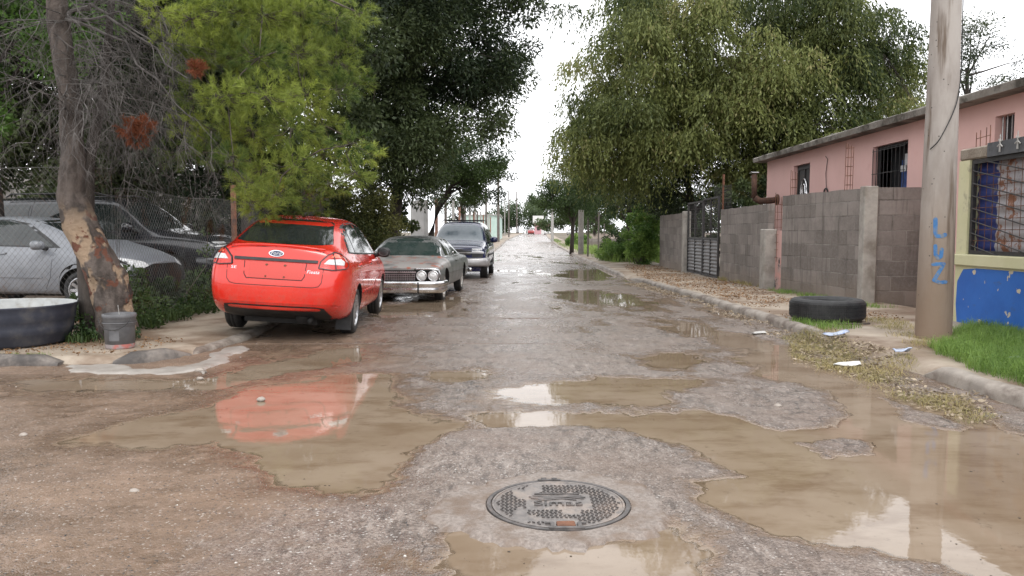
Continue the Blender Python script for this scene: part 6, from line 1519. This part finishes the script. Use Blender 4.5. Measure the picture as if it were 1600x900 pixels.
tw.build('dead_twigs', grey_twig, pine, False, fix=False)
# ------------------------------------------------------------------ low plants
def bush(label, c, R_, n, L, Wd, mat, seed, dens=120, cat='shrub', group=None):
    z = gf(c[1]) + .05; root = empty('shrub', (c[0], c[1], z)); tag(root, label, cat, group)
    sc_ = max(1, R_[0] / 4); cl = ell_clumps((0, 0, R_[2] * .9), R_, n, .14 * sc_, .28 * sc_, seed); cl[:, 2] = np.abs(cl[:, 2])
    m = MB(); rs_ = random.Random(seed)
    for q in cl[:40]: m.tube([(q[0] * .2, q[1] * .2, -.05), (q[0] * .6, q[1] * .6, q[2] * .5), tuple(q[:3])], [.018, .012, .004], 4, cap=False)
    m.build('stems', bark, root, fix=False)
    crown_leaves('foliage', cl, dens, L, Wd, mat, root, seed, .2); return root
bush('bright green bush against the far end of the block wall', (5.7, 33.6), (.75, .9, 1.0), 70, .10, .05, lf_fresh, 61, group='bushes by the vacant lot')
bush('tall pale green bush beneath the crooked tree', (6.3, 36.5), (1.0, 1.0, 1.5), 70, .12, .06, lf_fresh, 62, group='bushes by the vacant lot')
bush('low spreading weeds left of the bright green bush', (5.0, 37.0), (.9, 1.6, .5), 50, .10, .04, lf_fresh, 63, group='bushes by the vacant lot')
bush('dull green bush deeper in the vacant lot', (6.8, 45), (1.5, 1.8, .9), 60, .12, .06, lf_mid, 64, group='bushes by the vacant lot')
bush('bright weeds by the far right kerb beyond the small tree', (5.9, 68), (1.2, 5, .6), 60, .14, .07, lf_fresh, 65, group='bushes by the vacant lot')
def blades(name, pos, h, w, mat, seed, lean=.35, label=None, dens_t=None):
    rg = np.random.RandomState(seed); P = pos(rg); n = len(P); a = rg.rand(n) * 6.28; D = np.stack([np.cos(a), np.sin(a), np.zeros(n)], -1); S = np.stack([-np.sin(a), np.cos(a), np.zeros(n)], -1)
    H_ = (h * (.5 + .8 * rg.rand(n)))[:, None]; ln = (lean * (.3 + 1.2 * rg.rand(n)))[:, None]; up = np.array([0, 0, 1.0]); Wd = w * (.6 + .8 * rg.rand(n))[:, None]
    m1 = P + up * H_ * .55 + D * H_ * ln * .3; tp = P + up * H_ * (1 - .35 * ln) + D * H_ * ln
    V = np.stack([P - S * Wd / 2, P + S * Wd / 2, m1 + S * Wd * .4, m1 - S * Wd * .4, tp], 1).reshape(-1, 3)
    i = np.arange(n)[:, None] * 5; Fc = np.concatenate([i + [0, 1, 2], i + [0, 2, 3], i + [3, 2, 4]], 1).reshape(-1, 3)
    return tag(mesh_np(name, V, Fc, mat, tint=np.repeat(np.clip(rg.rand(n) * .6 + .4 * vnoise(P[:, 0], P[:, 1], .25, seed), 0, 1), 3)), kind='stuff')
gr_m = leaf_mat('green_grass', (.07, .15, .028), (.27, .40, .09), .4, .5, third=(.45, .40, .18))
dry_m = leaf_mat('dry_grass', (.12, .13, .04), (.52, .41, .20), .3, .7)
def zone(n, P, thr, seed, s=.3, zf=lambda x, y: g(y) + .11):
    P = np.array(P)
    def f(rg):
        x = P[:, 0].min() + rg.rand(n) * np.ptp(P[:, 0]); y = P[:, 1].min() + rg.rand(n) * np.ptp(P[:, 1]); D = sdf(x, y, P) + .25 * (fbm(x, y, .4, 3, seed) - .5)
        ok = (D < -.22 * rg.rand(n) ** 2) & (vnoise(x, y, s, seed) + .45 * rg.rand(n) > thr + .22); return np.stack([x, y, zf(x, y)], -1)[ok]
    return f
ZG = lambda *pp: [W(u, v_, .11) for u, v_ in pp]
blades('green_grass', zone(60000, [(4.15, 5.2), (6.15, 5.2), (6.15, 10.3), (5.3, 9.3), (5.05, 8.6), (4.55, 8.3), (4.3, 7.8), (4.1, 6.6)], .30, 3), .16, .0045, gr_m, 71, 1.1)
blades('tyre_grass', zone(2200, [(3.85, 9.5), (4.5, 9.9), (4.6, 10.25), (4.0, 10.6), (3.8, 10.6)], .3, 4), .10, .006, gr_m, 72, .6)
blades('wall_grass', zone(5000, [(5.55, 12.5), (6.3, 12.5), (6.2, 13.6), (5.9, 16.9), (5.6, 17)], .45, 5, .5), .10, .006, gr_m, 73, .5)
blades('wall_foot_weeds', zone(1600, [(5.75, 18.3), (5.95, 18.3), (6.1, 22.5), (5.85, 22.5)], .45, 6, .5), .12, .007, dry_m, 74, .5)
blades('dry_grass', zone(24000, ZG((1225, 515), (1290, 512), (1370, 545), (1440, 545), (1440, 590), (1500, 590), (1560, 625), (1520, 640), (1440, 612), (1370, 592), (1340, 575), (1270, 560), (1230, 535)), .36, 7, .3, lambda x, y: g(y) + np.clip((x - kr(y) + .25) * .35, .005, .11)), .055, .004, dry_m, 75, 2.2)
blades('dry_grass', zone(6000, [(4.3, 8.2), (5.3, 8.2), (5.6, 9.5), (5.5, 11.2), (4.9, 11.0), (4.5, 9.5)], .5, 8, .35), .06, .004, dry_m, 76, 2.0)
blades('weeds', zone(5000, [(-5.15, 9.9), (-4.62, 9.9), (-4.75, 12.5), (-4.9, 14.5), (-5.25, 14.5)], .2, 9), .16, .012, lf_mid, 77, .6)
blades('weeds', zone(2600, [(-5.2, 8.75), (-4.45, 8.7), (-4.5, 9.2), (-5.2, 9.5)], .3, 10, .3, lambda x, y: g(y) + .08), .14, .010, lf_mid, 78, .7)
blades('corner_weeds', zone(700, [(-5.3, 7.72), (-4.75, 7.75), (-4.7, 8.0), (-5.3, 8.0)], .3, 11, .2, lambda x, y: g(y) + .06), .06, .006, gr_m, 79, .7)
blades('lot_grass', zone(16000, [(4.4, 34), (7.5, 34), (12, 60), (12, 75), (5.0, 75), (4.2, 45)], .3, 12, 1.2, lambda x, y: g(y) + .07), .38, .03, leaf_mat('lot_grass', (.12, .20, .04), (.30, .40, .11), .35), 80, .5)
blades('kerb_weeds', zone(5000, [(3.85, 44), (4.6, 44), (5.1, 71), (6.5, 110), (5.5, 110), (4.2, 71)], .4, 13, 2, lambda x, y: g(y) + .10), .16, .02, lf_fresh, 81, .6)
blades('dry_brush', zone(26000, [(6.5, 64), (30, 64), (30, 90), (7, 90)], .15, 14, 2, lambda x, y: g(y) + .07), 1.0, .08, leaf_mat('dry_brush', (.22, .17, .13), (.55, .48, .42), .3, .8), 82, .5)
blades('kerb_weeds', zone(1500, [(-3.6, 34), (-2.2, 34), (-1.7, 50), (-2.6, 50)], .4, 15, 1, lambda x, y: g(y) + .09), .14, .02, lf_fresh, 83, .6)
# ivy climbing the chain-link and leafy weeds at its foot
iv = []
for (y, z, r) in ((10.3, .45, .2), (10.6, .3, .2), (11.0, .25, .2), (12.3, .3, .2), (12.8, .6, .16), (12.9, .95, .14), (12.9, 1.25, .10), (13.3, .3, .2), (11.6, .2, .2), (13.8, .3, .2), (10.2, .2, .2)): iv.append((-5.02 - .03 * (y - 10), y, z + .08, r))
root = empty('ivy', (-5.0, 10.5, .1)); tag(root, 'leafy creeper climbing the chain-link left of the red car', 'creeper'); a_ = np.array(iv); a_[:, :3] -= [-5.0, 10.5, .1]
crown_leaves('foliage', a_, 70, .05, .04, lf_mid, root, 90, .3)
MB().tube([(0, 0, 0), (-.03, 1.2, .2), (-.06, 2.3, .7), (-.06, 2.4, 1.3)], .006, 4).build('stem', bark, root)
a_ = np.array([(-5.05, 9.05, .18, .14), (-4.95, 8.95, .14, .12), (-5.1, 9.25, .3, .14), (-4.45, 9.0, .16, .10)]); root = empty('broadleaf_weed', (-5.0, 9.0, .08)); tag(root, 'leafy weeds at the foot of the leaning trunk behind the tub', 'weed'); a_[:, :3] -= [-5.0, 9.0, .08]
crown_leaves('foliage', a_, 90, .04, .035, lf_mid, root, 91, .3)
# fallen leaves and debris
def litter(name, pos, L, Wd, mat, seed):
    rg = np.random.RandomState(seed); P = pos(rg); n = len(P); D = rg.randn(n, 3) * [1, 1, .25]; V, Fc = leaf_quads(P + [0, 0, .006], D, L * (.5 + rg.rand(n)), Wd * (.5 + rg.rand(n)), rg)
    return tag(mesh_np(name, V, Fc, mat, tint=rg.rand(n)), kind='stuff')
brn = leaf_mat('fallen_leaves', (.12, .065, .03), (.34, .20, .10), .1, .8)
pale = leaf_mat('pale_litter', (.14, .10, .06), (.46, .38, .28), .1, .8)
zs = lambda x, y: g(y) + .118
litter('fallen_leaves', zone(5500, [(4.0, 14.5), (5.2, 13.6), (5.9, 18), (6.1, 23), (6.1, 33), (4.6, 33), (3.95, 24), (3.9, 19)], .30, 21, .8, zs), .055, .02, brn, 91)
litter('fallen_leaves', zone(3000, [(3.9, 10.8), (5.6, 10.6), (5.9, 14.5), (3.9, 16)], .4, 22, .5, zs), .04, .015, brn, 92)
litter('gutter_litter', zone(6500, [(3.3, 9.2), (3.75, 9.0), (3.75, 22), (3.2, 22), (3.45, 14)], .38, 23, .35, lambda x, y: g(y) + np.clip((x - 3.35) * .10, .012, .05)), .045, .018, pale, 93)
litter('gutter_litter', zone(5000, ZG((1235, 520), (1300, 512), (1400, 545), (1440, 580), (1520, 600), (1570, 625), (1540, 650), (1440, 615), (1340, 585), (1240, 545)), .3, 24, .25, lambda x, y: g(y) + np.clip((x - kr(y) + .3) * .3, .012, .10)), .045, .018, pale, 94)
litter('gutter_litter', zone(1500, [(-5.6, 7.75), (-3.9, 7.9), (-3.7, 9.0), (-5.0, 9.6), (-5.6, 9)], .5, 25, .3, lambda x, y: g(y) + .085), .035, .015, brn, 95)
litter('lot_leaves', zone(5000, [(-9, 10.1), (-5.3, 10.1), (-5.4, 14), (-9, 14)], .3, 26, .5, lambda x, y: g(y) + .14), .05, .03, brn, 96)

# dark undergrowth along the fence and behind the cars
for (nm, c, R_, n, mt, sd) in (('line of distant bushes closing the back of the vacant lot', (17, 97), (13, 2.5, 3.4), 120, lf_far, 208), ('dark thicket filling the yard behind the metal gate', (8.8, 28.6), (2.4, .8, 1.9), 70, lf_dark, 206), ('dark bushes beside the trunk of the tall dark tree', (-4.4, 24.6), (1.3, .8, 1.7), 70, lf_dark, 207), ('dense dark bush filling the gap between the red car and the rusty post', (-5.9, 17.6), (1.5, 1.0, 1.2), 60, lf_dark, 201), ('dark bush against the weathered wall behind the old grey saloon', (-5.0, 21.6), (.8, 1.6, 1.3), 60, lf_dark, 202), ('low dark weeds between the fence and the black four-wheel drive', (-5.9, 12.6), (.5, 2.2, .35), 60, lf_mid, 203), ('dark hedge in front of the long pale wall of the lot', (-12.5, 25.5), (5.5, 1.0, 1.7), 120, lf_dark, 204)):
    bush(nm, c, R_, n, {203: .09, 208: .35}.get(sd, .14), {203: .055, 208: .2}.get(sd, .08), mt, sd, dens=150, group='dark undergrowth')
a_ = np.array([(-5.0 + .25 * math.sin(i * 2.1), 9.9 + i * .3, .12 + .1 * math.sin(i * 1.3) ** 2, .2) for i in range(16)]); root = empty('broadleaf_weed', (-5.0, 9.9, .08)); tag(root, 'long strip of leafy weeds along the foot of the chain-link beside the pavement', 'weed'); a_[:, :3] -= [-5.0, 9.9, .08]
crown_leaves('foliage', a_, 170, .05, .032, lf_mid, root, 205, .3)
